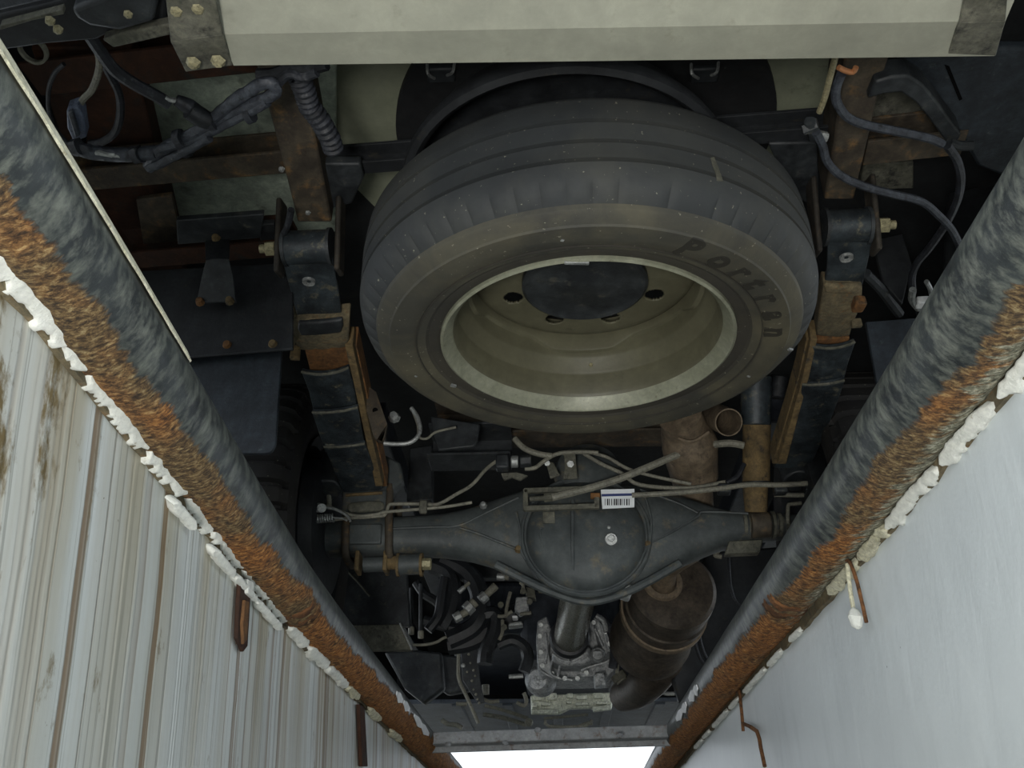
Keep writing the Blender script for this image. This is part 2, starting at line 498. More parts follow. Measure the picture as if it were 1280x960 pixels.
prr = pipe_rail('steel_pipe', 'long dark steel pipe with orange rust patches above the smooth blue-white wall', right_x, 1,
                [(0.3, 0.66), (0.7, 0.62), (0.95, 0.50), (1.3, 0.55), (1.6, 0.42), (2.0, 0.32), (2.6, 0.36), (3.2, 0.30)], [(0.3, 0.95), (1.5, 0.8), (1.8, 0.2), (2.2, 0)])
def edge_highlight(t, xf, side, ya, yb):  # cream strip painted as sky light along the pipe's top edge
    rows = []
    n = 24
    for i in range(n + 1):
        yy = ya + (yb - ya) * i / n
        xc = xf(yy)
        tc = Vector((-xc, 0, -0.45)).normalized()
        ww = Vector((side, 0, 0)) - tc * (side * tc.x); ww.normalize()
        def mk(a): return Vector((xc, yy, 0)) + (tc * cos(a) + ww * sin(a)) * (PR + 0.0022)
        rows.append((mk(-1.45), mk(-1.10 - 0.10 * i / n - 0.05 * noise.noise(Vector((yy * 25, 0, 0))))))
    make('painted_highlight', MB().strip(rows, (0.001, 0, 0.002)), 'plaster_cream', t, bevel=0)
edge_highlight(prl, left_x, -1, 0.30, 0.80)
# split collar of crusted rust where two lengths of the pipe meet
def collar(t, xf, side, y):
    mb = MB(); seg = 26; rings = 7
    for i in range(rings):
        yy = y + (i - 3) * 0.011
        for k in range(seg + 1):
            a = radians(-40 + 140 * k / seg)
            xc = xf(yy)
            tc = Vector((-xc, 0, -0.45)).normalized()
            ww = Vector((side, 0, 0)) - tc * (side * tc.x); ww.normalize()
            n = tc * cos(a) + ww * sin(a)
            bulge = 0.0012 * (1 - (abs(i - 3) / 3.4) ** 2) + 0.004 * noise.noise(Vector((yy * 90, a * 6, side * 3)))
            if i == 3: bulge -= 0.006
            fd = min(1, min(k, seg - k) / 6); bulge = bulge * fd - 0.006 * (1 - fd)
            mb.v.append(Vector((xc, yy + 0.006 * noise.noise(Vector((a * 2.5, side, 0))), 0)) + n * (PR + bulge))
    k = seg + 1
    mb.f = [(i * k + j, i * k + j + 1, (i + 1) * k + j + 1, (i + 1) * k + j) for i in range(rings - 1) for j in range(seg)]
    o = make('joint_crust', mb, 'rust_joint', t, sharp=60)
    so = o.modifiers.new('solid', 'SOLIDIFY'); so.thickness = 0.002
collar(prl, left_x, -1, 1.53)
collar(prr, right_x, 1, 1.52)
# bright paint chips left on the pipes' far ends
def chips(t, xf, side, lst):
    for (px, py, ln) in lst:
        mb = MB()
        q = P(px, py, z=-0.01)
        y = q.y
        xc = xf(y)
        tc = Vector((-xc, 0, -0.45)).normalized()
        ww = Vector((side, 0, 0)) - tc * (side * tc.x); ww.normalize()
        rows = []
        for i in range(5):
            yy = y + ln * (i - 2) / 2
            wv = 0.012 * (1 - abs(i - 2) / 3.0) + 0.002 * random.random()
            ang = -0.66
            mk = lambda a: Vector((xf(yy), yy, 0)) + (tc * cos(a) + ww * sin(a)) * (PR + 0.0035)
            rows.append((mk(ang - wv / PR / 1.4), mk(ang + wv / PR)))
        mb.strip(rows, -tc * 0.003)
        make('paint_chip', mb, 'white_flake', t)
chips(prl, left_x, -1, [(500, 873, 0.05), (508, 884, 0.05), (523, 903, 0.09), (532, 913, 0.09)])
chips(prr, right_x, 1, [(884, 862, 0.035), (877, 869, 0.05), (866, 884, 0.05), (856, 893, 0.07)])

# ---- broken plaster lip between pipe and wall
def lip(name, xf, side, spans, mat_of, z0=-0.062, zh=0.018, label=None):
    base = MB()
    rows = []
    y = -0.2
    while y < 6.5:
        x = xf(y)
        rows.append((Vector((x + side * 0.008, y, -0.030)), Vector((x + side * 0.008, y, -0.052 + 0.006 * noise.noise(Vector((y * 20, side, 0)))))))
        y += 0.03
    base.strip(rows, (-side * 0.008, 0, 0))
    t = struct(name, base, 'clamp_crust')
    for (ya, yb, zc, hh, pr) in spans:
        mb = MB(); n = max(8, int((yb - ya) / 0.004))
        face = Vector((-side * 0.80, 0, -0.60))            # the slab faces down into the pit
        upv = Vector((-side * 0.66, 0, 0.75))
        for i in range(n + 1):
            u = i / n
            yy = ya + (yb - ya) * u
            end = min(1, min(u, 1 - u) * 9 + 0.3)
            n1 = noise.fractal(Vector((yy * 70, zc * 90, side)), 0.7, 2.2, 5)
            n2 = noise.fractal(Vector((yy * 70, zc * 90 + 9, side)), 0.7, 2.2, 5) + 0.5 * noise.noise(Vector((yy * 14, zc * 30, 3)))
            c0 = Vector((xf(yy) - side * 0.003, yy, zc))
            top = c0 + upv * hh * (0.5 + 0.12 * n1) * end
            bot = c0 - upv * hh * (0.36 + 0.34 * n2) * end
            for k in range(7):
                t_ = k / 6
                q = top.lerp(bot, t_)
                dp = pr * (0.45 + 0.16 * noise.noise(Vector((yy * 18, t_ * 2, zc * 50))) + 0.07 * noise.noise(Vector((yy * 90, t_ * 6, 4))))
                if k in (0, 6): dp *= 0.55
                mb.v.append(q + face * dp)
            mb.v.append(bot - face * 0.012); mb.v.append(top - face * 0.012)
        seg = 9
        mb.f = [(i * seg + k, i * seg + (k + 1) % seg, (i + 1) * seg + (k + 1) % seg, (i + 1) * seg + k) for i in range(n) for k in range(seg)]
        mb.f += [tuple(range(seg))[::-1], tuple(n * seg + k for k in range(seg))]
        make('plaster_chunk', mb, mat_of(ya), t, sharp=70)
    return t
random.seed(11)
sl = []
for a, b in [(0.28, 0.52), (0.53, 0.70), (0.71, 0.86), (0.87, 0.985), (1.0, 1.10), (1.11, 1.25), (1.265, 1.40), (1.41, 1.525)]:
    sl.append((a, b, -0.044, 0.023, 0.012))
for a, b in [(0.96, 1.04), (1.12, 1.22), (1.23, 1.34), (1.35, 1.50)]:
    sl.append((a, b, -0.066, 0.013, 0.009))
for i, a in enumerate([1.56, 1.70, 1.86, 2.05, 2.3, 2.62]):
    sl.append((a, a + 0.11 + 0.03 * (i % 3), -0.050, 0.020, 0.014))
lip('trim_1', XW_L, -1, sl, lambda y: 'plaster' if y < 2 else 'plaster_cream')
sr = []
for a, b in [(0.35, 0.50), (0.52, 0.60), (0.62, 0.78), (0.80, 0.93), (0.95, 1.12), (1.13, 1.24), (1.26, 1.40)]:
    sr.append((a, b, -0.050, 0.017, 0.007))
for i in range(9):
    a = 1.60 + i * 0.15
    sr.append((a, a + 0.07 + 0.04 * ((i * 7) % 3), -0.054, 0.011, 0.006))
lip('trim_2', XW_R, 1, sr, lambda y: 'plaster' if y < 1.1 or y > 1.58 else 'plaster_cream')

# rusted slot and other fittings of the left wall
def wall_piece(name, mat, pts, xf, side, th, parent, amp=0.002):
    mb = MB()
    poly = []
    for px, py in pts:
        q = P(px, py, x=xf(1.6))
        poly.append(Vector((xf(q.y) - side * th, q.y, q.z)))
    mb.prism(poly, (side * th * 1.5, 0, 0))
    return make(name, mb, mat, parent, bevel=0.0015)
wall_piece('rusted_slot', 'rust_red', [(288, 722), (304, 728), (300, 808), (294, 815), (285, 798), (286, 760)], XW_L, -1, 0.004, wl)
wall_piece('rust_scale', 'rust_orange', [(291, 750), (297, 752), (295, 800), (290, 806), (288, 780)], XW_L, -1, 0.008, wl)
wall_piece('paint_flake', 'plaster', [(293, 724), (303, 728), (302, 748), (294, 742)], XW_L, -1, 0.009, wl)
wall_piece('rusted_slot', 'rust_red', [(447, 880), (453, 884), (457, 958), (450, 958)], XW_L, -1, 0.006, wl)

# ---- beam across the pit
cb = thing('cross_beam', 'grey steel beam spanning the far end of the pit between both pipes', 'beam', P(695, 920, z=-0.03))
a0, b0 = P(506, 926, z=0.0), P(884, 914, z=0.0)
make('beam', MB().bar(a0, b0, 0.07, 0.035), 'beam_gray', cb, bevel=0.004)
make('flange', MB().bar(a0 + Vector((0.02, 0.03, -0.024)), b0 + Vector((-0.02, 0.03, -0.024)), 0.012, 0.02), 'beam_gray', cb, bevel=0.002)
for px, py in ((560, 934), (632, 932), (775, 923), (672, 916)):
    make('weld_lump', MB().lathe([(0.001, 0.006), (0.008, 0.004), (0.011, -0.002), (0.006, -0.008)], P(px, py - 4, z=-0.02), (0, 0, 1), 10).rough(0.002, 80), 'beam_gray', cb)

# ---- bent hooks on the right wall
def hook(label, pts, r, tip=None):
    t = thing('wall_hook', label, 'hook', P(pts[0][0], pts[0][1], x=XW_R(1.5)))
    path = []
    for px, py in pts:
        q = P(px, py, x=XW_R(1.6) - 0.012)
        path.append(q)
    make('rod', MB().tube(path, r, 8, 2), 'rust_joint', t)
    if tip:
        q = P(tip[0], tip[1], x=XW_R(1.6) - 0.012)
        mb = MB().lathe([(0.001, -0.016), (0.007, -0.012), (0.010, 0.0), (0.006, 0.010), (0.001, 0.014)], q, (0, 0, 1), 10).rough(0.003, 70)
        make('plaster_lump', mb, 'plaster', t)
        make('pale_strand', MB().tube([P(pts[0][0] + 1, pts[0][1] + 4, x=XW_R(1.6) - 0.010), P(tip[0] - 6, tip[1] - 32, x=XW_R(1.6) - 0.010), P(tip[0], tip[1], x=XW_R(1.6) - 0.010)], 0.003, 8, 2), 'plaster_cream', t)
hook('short bent rusty rod with a white plaster lump, under the right pipe joint', [(1058, 700), (1063, 704), (1072, 730), (1083, 778)], 0.0026, (1069, 772))
hook('thin bent steel rod hanging from the right pipe near the cross beam', [(900, 866), (921, 864), (925, 870), (929, 914)], 0.0035)
hook('flat pale strap hanging down the right wall beyond the cross beam', [(930, 905), (946, 914), (951, 935), (956, 958)], 0.004)
hk = None

# ------------------------------------------------------------------ spare wheel
SC = Vector((0.060, 1.335, 0.345))           # wheel centre, at the level of its lower side
sw = thing('spare_wheel_assembly', 'dusty spare wheel with beige steel rim, slung flat under the vehicle tail', 'wheel', SC)
H = 0.205
def tyre(parent, c, axis, R, Hh, rim_r, seg=160, lugs=True, mats=('tyre_tread', 'tyre_side', 'tyre_bead'), flipv=1):
    """axis points from the visible side up through the tyre; visible side at h=0"""
    gw = 0.0036
    tr = [(R - 0.052, -0.004)]
    side = [(rim_r - 0.004, 0.012), (rim_r + 0.004, 0.003), (rim_r + 0.014, 0.000), (rim_r + 0.022, 0.000), (rim_r + 0.027, -0.003), (rim_r + 0.05, -0.008),
            (rim_r + 0.062, -0.010), (R - 0.052, -0.008), (R - 0.050, -0.005), (R - 0.034, 0.003), (R - 0.031, 0.006), (R - 0.029, 0.012)]
    tread = [(R - 0.029, 0.012), (R - 0.020, 0.017), (R - 0.010, 0.027), (R - 0.004, 0.040)]
    for gh in (0.062, 0.094, 0.130):
        h = gh / 0.205 * Hh
        tread += [(R, h - 0.0035), (R - 0.001, h - gw), (R - 0.014, h - gw + 0.0003), (R - 0.014, h + gw - 0.0003), (R - 0.001, h + gw), (R, h + 0.0035)]
    tread += [(R - 0.004, Hh - 0.035), (R - 0.012, Hh - 0.022), (R - 0.028, Hh - 0.010), (R - 0.052, Hh + 0.004), (rim_r + 0.05, Hh + 0.006), (rim_r + 0.014, Hh), (rim_r - 0.004, Hh - 0.012), (rim_r - 0.004, 0.012)]
    def lug(j, r, h, a):
        if lugs and j in (1, 2):
            u = (a / (2 * pi) * 64) % 1
            if u < 0.07: return r - 0.0035, h + 0.002
        return r, h
    prof = side[3:]
    body = make('tire', MB().lathe(tread, c, axis, 320 if lugs else 96, lug), mats[0], parent, sharp=30)
    make('sidewall', MB().lathe(side[4:], c, axis, seg), mats[1], body, sharp=25)
    make('bead', MB().lathe(side[:5], c, axis, seg), mats[2], body, sharp=25)
    return body
R = 0.368
tb = tyre(sw, SC, (0, 0, 1), R, H, 0.233)
# moulded rings and lettering on the sidewall
make('rib', MB().lathe([(0.2735, -0.007), (0.2735, -0.0100), (0.2755, -0.0100), (0.2755, -0.007)], SC, (0, 0, 1), 160), 'tyre_bead', tb)
def letter(ch, mid_deg, size, rad):
    cu = bpy.data.curves.new('letter', 'FONT')
    cu.body = ch; cu.size = size; cu.extrude = 0.0016; cu.align_x = 'CENTER'; cu.offset = 0.0022
    cu.shear = 0.2
    ob = bpy.data.objects.new('letter', cu)
    COL.objects.link(ob)
    dg = bpy.context.evaluated_depsgraph_get()
    me = bpy.data.meshes.new_from_object(ob.evaluated_get(dg))
    bpy.data.objects.remove(ob)
    # seen from below: mirror so that it reads correctly on the downward face
    a = radians(mid_deg)
    out = Vector((cos(a), sin(a), 0))           # away from the wheel centre
    right = Vector((0, 0, -1)).cross(out)       # reading direction as seen from below
    right = Vector((out.y, -out.x, 0)) * -1
    mb = MB()
    for v in me.vertices:
        mb.v.append(SC + out * (rad + v.co.y) + right * v.co.x + Vector((0, 0, -0.0085 - v.co.z)))
    mb.f = [tuple(p.vertices) for p in me.polygons]
    bpy.data.meshes.remove(me)
    o = make('raised_letter', mb, 'tyre_letter', tb, sharp=30)
word = 'Portran'
for ch, dg_ in zip(word, (-64, -53, -44.5, -37, -28, -18, -8)):
    letter(ch, dg_, 0.052, 0.279)
# white chalk mark and chips on the tyre
def on_tread(px0, py0):                     # point on the tread cylinder under a pixel
    d = ray(px0, py0)
    ox, oy = EYE.x - SC.x, EYE.y - SC.y
    A = d.x * d.x + d.y * d.y; B = 2 * (ox * d.x + oy * d.y); Cc = ox * ox + oy * oy - (R + 0.0008) ** 2
    t = (-B - sqrt(B * B - 4 * A * Cc)) / (2 * A)
    return EYE + d * t
mk = MB()
rows = [(on_tread(888, 197), on_tread(893, 196)), (on_tread(891, 208), on_tread(897, 207)), (on_tread(895, 218), on_tread(901, 217)), (on_tread(896, 225), on_tread(904, 226))]
mk.strip(rows, (0, 0.002, 0))
make('chalk_mark', mk, 'bracket_gray', tb)
for (px, py, s_) in ((567, 482, 0.006), (988, 437, 0.005), (520, 470, 0.003), (936, 470, 0.003), (703, 300, 0.003)):
    q = P(px, py, z=SC.z - 0.0095)
    make('paint_speck', MB().box(q, (s_ * 1.6, s_, 0.003), Matrix.Rotation(random.random(), 3, 'Z')).rough(0.001, 200), 'steel_pale', tb)
# rim: flange, drop-centre well, disc with hand holes
prof = [(0.2345, 0.012), (0.2375, 0.004), (0.2365, -0.002), (0.2325, -0.004), (0.229, -0.001), (0.2265, 0.006), (0.2185, 0.013), (0.2165, 0.020)]
make('rim_flange', MB().lathe(prof, SC, (0, 0, 1), 128), 'rim_edge', sw, sharp=40)
def wavy(j, r, h, a):
    if j in (8, 9, 10):
        return r, h - 0.016 * max(-0.6, min(0.6, cos(a * 4) * 1.5))
    return r, h
barrel = [(0.2170, 0.018), (0.2130, 0.024), (0.2125, 0.060), (0.2115, 0.064), (0.2090, 0.068), (0.2080, 0.075), (0.1985, 0.088), (0.1975, 0.094), (0.1970, 0.108),
          (0.1900, 0.110), (0.1885, 0.114), (0.1900, 0.135), (0.1900, 0.165), (0.205, 0.175), (0.22, 0.185), (0.233, 0.196), (0.233, 0.19), (0.22, 0.18)]
bar = make('rim_barrel', MB().lathe(barrel, SC, (0, 0, 1), 144, wavy), 'rim_beige', sw, sharp=40)
# disc with four openings
def disc():
    mb = MB(); seg = 300
    rad = [0.1905, 0.184, 0.176, 0.166, 0.157] + [0.150 - 0.002 * i for i in range(20)] + [0.100, 0.070, 0.04]
    hh = [0.146, 0.137, 0.1325, 0.131, 0.1302] + [0.130] * 23
    for k in range(seg):
        a = 2 * pi * k / seg
        for r, h in zip(rad, hh): mb.v.append(SC + Vector((r * cos(a), r * sin(a), h)))
    n = len(rad)
    for k in range(seg):
        for j in range(n - 1):
            am = 2 * pi * (k + 0.5) / seg; rm = (rad[j] + rad[j + 1]) / 2
            hole = False
            for q in range(8):
                ha = radians(23 + 45 * q)
                dx, dy = rm * cos(am) - 0.131 * cos(ha), rm * sin(am) - 0.131 * sin(ha)
                if dx * dx + dy * dy < 0.0170 ** 2: hole = True
            if not hole:
                mb.f.append((k * n + j, ((k + 1) % seg) * n + j, ((k + 1) % seg) * n + j + 1, k * n + j + 1))
    return mb
dm = disc()
do = make('rim_disc', dm, 'rim_beige', sw, flip=False, sharp=40)
so = do.modifiers.new('solid', 'SOLIDIFY'); so.thickness = 0.005; so.offset = -1
hub = make('hub_cover', MB().lathe([(0.0005, 0.110), (0.02, 0.110), (0.03, 0.113), (0.085, 0.1145), (0.094, 0.112), (0.100, 0.110), (0.105, 0.113), (0.105, 0.124), (0.0005, 0.124)], SC, (0, 0, 1), 80), 'black_metal', sw, sharp=40)
q = SC + Vector((0.205 * cos(radians(86)), 0.205 * sin(radians(86)), 0.078))
make('rivet', MB().lathe([(0.0004, -0.003), (0.003, -0.002), (0.004, 0.002)], q, (0, 1, 0), 10), 'bolt_brass', sw)
make('balance_weight', MB().box(SC + Vector((-0.02, -0.229, 0.000)), (0.035, 0.006, 0.010), Matrix.Rotation(radians(5), 3, 'Z')).rough(0.001, 99), 'steel_pale', sw, bevel=0.001)

# ring-shaped pressed dish above the spare wheel
DC = Vector((0.033, 1.245, 0.585))
dish = thing('spare_wheel_carrier', 'round dark rolled-lip steel dish above the spare wheel', 'carrier', DC)
make('dish', MB().lathe([(0.262, 0.030), (0.270, 0.012), (0.268, 0.002), (0.258, -0.002), (0.248, 0.006), (0.243, 0.030), (0.236, 0.075), (0.20, 0.10), (0.0005, 0.10)], DC, (0, 0, 1), 120), 'dark_paint', dish, sharp=50)
make('hoist_tube', MB().cyl(DC + Vector((0.025, 0.08, -0.09)), DC + Vector((0.025, 0.08, 0.10)), 0.03), 'dark_paint', dish)

# ------------------------------------------------------------------ rear bumper
bz = 0.40
rb = thing('rear_bumper', 'beige painted rear bumper panel across the top, with a folded lower lip', 'bumper', P(760, 60, z=bz))
def prow(pts, z): return [P(x, y, z=z) for x, y in pts]
mb = MB()
ys_ = [(83, 45, -160), ]
L = [(292, 82), (276, 43), (262, 0), (236, -150)]
Rr = [(1243, 70), (1257, 26), (1268, 0), (1300, -150)]
zz = [bz + 0.004, bz, bz + 0.010, bz + 0.03]
cols = 14
rows = []
for (l, r, z) in zip(L, Rr, zz): rows.append((P(l[0], l[1], z=z), P(r[0], r[1], z=z)))
mb.strip(rows, (0, 0, 0.006), cross=16)
make('panel', mb, 'bumper_beige', rb, sharp=4)
e0, e1 = rows[0]
make('lip', MB().strip([(e0, e1), (e0 + Vector((0, 0.004, 0.03)), e1 + Vector((0, 0.004, 0.03)))], (0, -0.004, 0), cross=8), 'bumper_beige', rb)
def bracket(poly, z, mat, bolts, nm='end_bracket', th=0.006):
    o = make(nm, MB().prism([P(x, y, z=z_) for (x, y), z_ in zip(poly, z)], (0, 0, th)), mat, rb, bevel=0.001)
    for bx, by in bolts:
        q = P(bx, by, z=min(z) - 0.001)
        make('bolt_head', MB().lathe([(0.0004, -0.003), (0.0055, -0.002), (0.007, 0.001), (0.009, 0.004)], q, (0, 0, 1), 6), 'bolt_brass', o)
bracket([(204, -30), (262, -30), (278, 43), (213, 52)], [bz - 0.01] * 4, 'bracket_gray', [(220, 15), (247, 12)])
bracket([(213, 52), (278, 43), (291, 82), (232, 90)], [bz - 0.01, bz - 0.01, bz + 0.004, bz + 0.004], 'bracket_gray', [(241, 81), (272, 79)])
bracket([(1212, -30), (1262, -30), (1257, 26), (1200, 28)], [bz - 0.008] * 4, 'bracket_gray', [])
bracket([(1200, 28), (1257, 26), (1245, 70), (1184, 68)], [bz - 0.008, bz - 0.008, bz + 0.004, bz + 0.004], 'bracket_gray', [])

# black lamp carrier left of the bumper
lc = thing('lamp_bracket', 'black steel bracket with grime, left of the beige bumper', 'bracket', P(100, 30, z=0.42))
make('plate', MB().prism([P(x, y, z=0.43) for x, y in ((-30, 25), (60, 5), (160, -25), (205, -30), (208, 28), (150, 36), (120, 50), (60, 55), (-30, 68))], (0, 0, 0.02)), 'dark_paint', lc, bevel=0.003)
make('housing', MB().prism([P(x, y, z=0.405) for x, y in ((88, 12), (150, -12), (198, -14), (192, 28), (150, 40), (112, 34), (95, 24))], (0, 0, 0.04)), 'black_metal', lc, bevel=0.006, seg=3)
make('ledge', MB().prism([P(x, y, z=0.415) for x, y in ((128, 50), (150, 42), (212, 30), (214, 44), (142, 60))], (0, 0, 0.014)), 'bracket_gray', lc, bevel=0.002)
make('angle', MB().prism([P(x, y, z=0.41) for x, y in ((0, 32), (78, 12), (80, 18), (40, 26), (0, 38))], (0, 0, 0.01)), 'bracket_gray', lc, bevel=0.001)
make('tow_eye', MB().lathe([(0.014, 0.0), (0.0175, 0.0), (0.0175, 0.006), (0.014, 0.006), (0.014, 0)], P(40, 64, z=0.44), (0.1, 0.3, 1), 24), 'bracket_gray', lc)
for bx, by in ((62, 27), (160, 18), (72, 38)):
    make('bolt_head', MB().lathe([(0.0004, -0.003), (0.0045, -0.002), (0.006, 0.003)], P(bx, by, z=0.404), (0, 0, 1), 6), 'bolt_brass', lc)
solo('body_skin', 'pale lilac painted body panel edge in the upper left corner', 'panel',
     MB().prism([P(x, y, z=0.39) for x, y in ((-60, -60), (95, -60), (60, 0), (0, 14), (-60, 28))], (0, 0, 0.01)), 'loom_blue', bevel=0.003)

# ------------------------------------------------------------------ body floor, sills and cross members
ub = thing('vehicle_floor', 'grey-green painted underbody floor with dark sills and tail skin', 'vehicle body', (0, 2.6, 0.85))
mb = MB()
mb.box((0, 3.1, 0.92), (2.0, 5.6, 0.04))
make('floor_sheet', mb, 'body_dark', ub)
for sx in (-1, 1):
    make('sill', MB().box((sx * 0.99, 3.1, 0.80), (0.05, 5.6, 0.40)), 'body_dark', ub, bevel=0.01)
make('tail_skin', MB().box((0, 0.42, 0.75), (2.0, 0.04, 0.55)), 'body_dark', ub, bevel=0.01)
make('front_skin', MB().box((0, 5.95, 0.75), (2.0, 0.05, 0.70)), 'body_dark', ub, bevel=0.01)
make('upper_body', MB().box((0, 3.15, 1.6), (2.05, 5.7, 1.3)), 'floor_beige', ub, bevel=0.05)
make('painted_panel', MB().prism([P(x, y, z=0.86) for x, y in ((128, 60), (420, 40), (420, 290), (205, 290))], (0, 0, 0.02)), 'floor_green', ub, bevel=0.003)
make('shade_disc', MB().lathe([(0.365, 0.02), (0.365, -0.004), (0.0005, -0.004)], (0.075, 1.42, 0.868), (0, 0, 1), 90), 'body_dark', ub)  # dark disc laid over the beige floor as painted shade above the spare wheel
make('pressed_panel', MB().prism([P(x, y, z=0.88) for x, y in ((385, 60), (1055, 45), (1020, 200), (960, 260), (470, 260), (410, 200))], (0, 0, 0.02)), 'floor_beige', ub)
make('painted_panel', MB().prism([P(x, y, z=0.84) for x, y in ((1075, 112), (1165, 112), (1165, 170), (1070, 172))], (0, 0, 0.02)), 'bracket_gray', ub, bevel=0.003)
make('painted_panel', MB().prism([P(x, y, z=0.84) for x, y in ((1080, 205), (1142, 203), (1142, 236), (1074, 238))], (0, 0, 0.02)), 'bracket_gray', ub, bevel=0.003)
for px in (551, 881):       # small captive nut plates in the floor above the spare wheel
    o = make('clip_plate', MB().box(P(px, 92, z=0.862), (0.05, 0.035, 0.014)), 'black_metal', ub, bevel=0.004)
    make('clip_prong', MB().tube([P(px - 17, 80, z=0.86), P(px - 16, 92, z=0.84), P(px - 8, 98, z=0.85)], 0.003, 6), 'steel_pale', o)
    make('clip_prong', MB().tube([P(px + 17, 78, z=0.86), P(px + 15, 90, z=0.84), P(px + 8, 94, z=0.85)], 0.003, 6), 'steel_pale', o)

def plate(name, label, cat, poly, z=None, y=None, vec=(0, 0, 0.01), mat='dark_paint', bevel=0.002, rgh=0, **k):
    mb = MB().prism([P(a, b, z=z, y=y) for a, b in poly], vec)
    return solo(name, label, cat, mb, mat, bevel=bevel, **k)
def beam(name, label, pa, pb, z, wd, ht, mat, cat='cross member', parts=()):
    a, b = P(*pa, z=z), P(*pb, z=z)
    t = thing(name, label, cat, (a + b) / 2)
    up = Vector((0, 0, ht / 2))
    make('web', MB().bar(a + up, b + up, 0.006, ht), mat, t, bevel=0.001)
    d = (b - a).normalized(); s_ = Vector((0, 0, 1)).cross(d).normalized()
    make('flange', MB().bar(a + s_ * wd / 2, b + s_ * wd / 2, wd, 0.006), mat, t, bevel=0.001)
    make('flange', MB().bar(a + s_ * wd / 2 + up * 2, b + s_ * wd / 2 + up * 2, wd, 0.006), mat, t, bevel=0.001)
    return t
beam('cross_member', 'red-rusted channel behind the bumper, above the hanging cables', (52, 118), (330, 88), 0.76, -0.07, 0.07, 'rust_red')
beam('cross_member', 'brown rusty channel crossing between the two grey-green floor panels', (95, 238), (372, 214), 0.72, -0.055, 0.045, 'frame_brown')
beam('cross_member', 'dark rusty channel above the upper left mud flap', (160, 335), (368, 318), 0.68, -0.05, 0.06, 'rust_red')
plate('side_rail', 'rust-eaten left body rail running beside the pipe', 'frame rail', [(38, 60), (165, 60), (232, 345), (180, 380), (118, 300)], z=0.79, vec=(0, 0, 0.05), mat='rust_red', bevel=0.004)
plate('gusset_plate', 'dark rusted gusset with a yellow-brown corroded patch', 'plate', [(170, 250), (215, 244), (225, 290), (222, 320), (180, 312)], z=0.735, vec=(0, 0, 0.01), mat='frame_brown')
plate('hanger_plate', 'dark plate carrying the mud flap strap', 'plate', [(220, 276), (330, 268), (326, 298), (222, 306)], z=0.655, vec=(0, 0, 0.012), mat='black_metal')
plate('hanger_plate', 'small dark tab beside the left spring shackle', 'plate', [(325, 281), (343, 280), (344, 300), (325, 301)], z=0.66, vec=(0, 0, 0.012), mat='dark_paint')
# strap
st = thing('flap_strap', 'bent dark steel strap bolted to the upper left mud flap', 'strap', P(270, 380, y=1.42))
rows = []
for (l, r, py, yy) in ((256, 287, 300, 1.40), (257, 286, 325, 1.39), (252, 291, 345, 1.41), (247, 294, 370, 1.44), (245, 295, 379, 1.445)):
    rows.append((P(l, py + 1, y=yy), P(r, py - 1, y=yy)))
make('strap', MB().strip(rows, (0, 0.004, 0), 4, 0.004), 'black_metal', st, bevel=0.001)
for px, py, mt_ in ((250, 377, 'rust_orange'), (287, 376, 'rust_tan'), (270, 298, 'rust_tan')):
    make('bolt_head', MB().lathe([(0.0004, 0.008), (0.006, 0.007), (0.008, 0.0), (0.009, -0.003)], P(px, py, y=1.44 if py > 350 else 1.395), (0, -1, 0), 8), mt_, st)

# mud flaps
def flap(label, poly, y, mat, ribs=(), bolts=(), vec=(0, 0.008, 0)):
    t = thing('mud_flap', label, 'mud flap', P(sum(p[0] for p in poly) / len(poly), max(p[1] for p in poly), y=y))
    make('sheet', MB().prism([P(a, b, y=y) for a, b in poly], vec), mat, t, bevel=0.002)
    for a, b in ribs:
        make('fold', MB().tube([P(a[0], a[1], y=y - 0.001), P(b[0], b[1], y=y - 0.001)], 0.0025, 6, 1), mat, t)
    for (a, b, mt_) in bolts:
        make('rivet', MB().lathe([(0.0004, 0.007), (0.006, 0.006), (0.0085, 0.0), (0.009, -0.003)], P(a, b, y=y), (0, -1, 0), 12), mt_, t)
    return t
def rounded(pts, idx, r=10):
    out = []
    for i, p in enumerate(pts):
        if i in idx:
            a, b = Vector(pts[i - 1]), Vector(pts[(i + 1) % len(pts)])
            c = Vector(p)
            da, db = (a - c).normalized() * r, (b - c).normalized() * r
            for k in range(7):
                t = k / 6
                q = (c + da) * (1 - t) ** 2 + c * 2 * t * (1 - t) + (c + db) * t * t
                out.append((q.x, q.y))
        else: out.append(p)
    return out
flap('matt black upper mud guard with a riveted lower edge, left', [(150, 345), (180, 338), (362, 328), (366, 350), (366, 436), (300, 440), (200, 450), (120, 460)], 1.47, 'dark_paint',
     [((120, 457), (366, 436))], [(284, 431, 'rust_orange'), (341, 430, 'rust_tan')])
flap('smooth blue-black lower rubber flap with a rounded corner, left', rounded([(120, 440), (353, 430), (344, 567), (120, 567)], {2}, 16), 1.49, 'flap_rubber')
flap('narrow dark rubber flap behind the right pipe', [(1082, 402), (1160, 396), (1160, 560), (1112, 560), (1100, 505)], 1.52, 'flap_rubber')

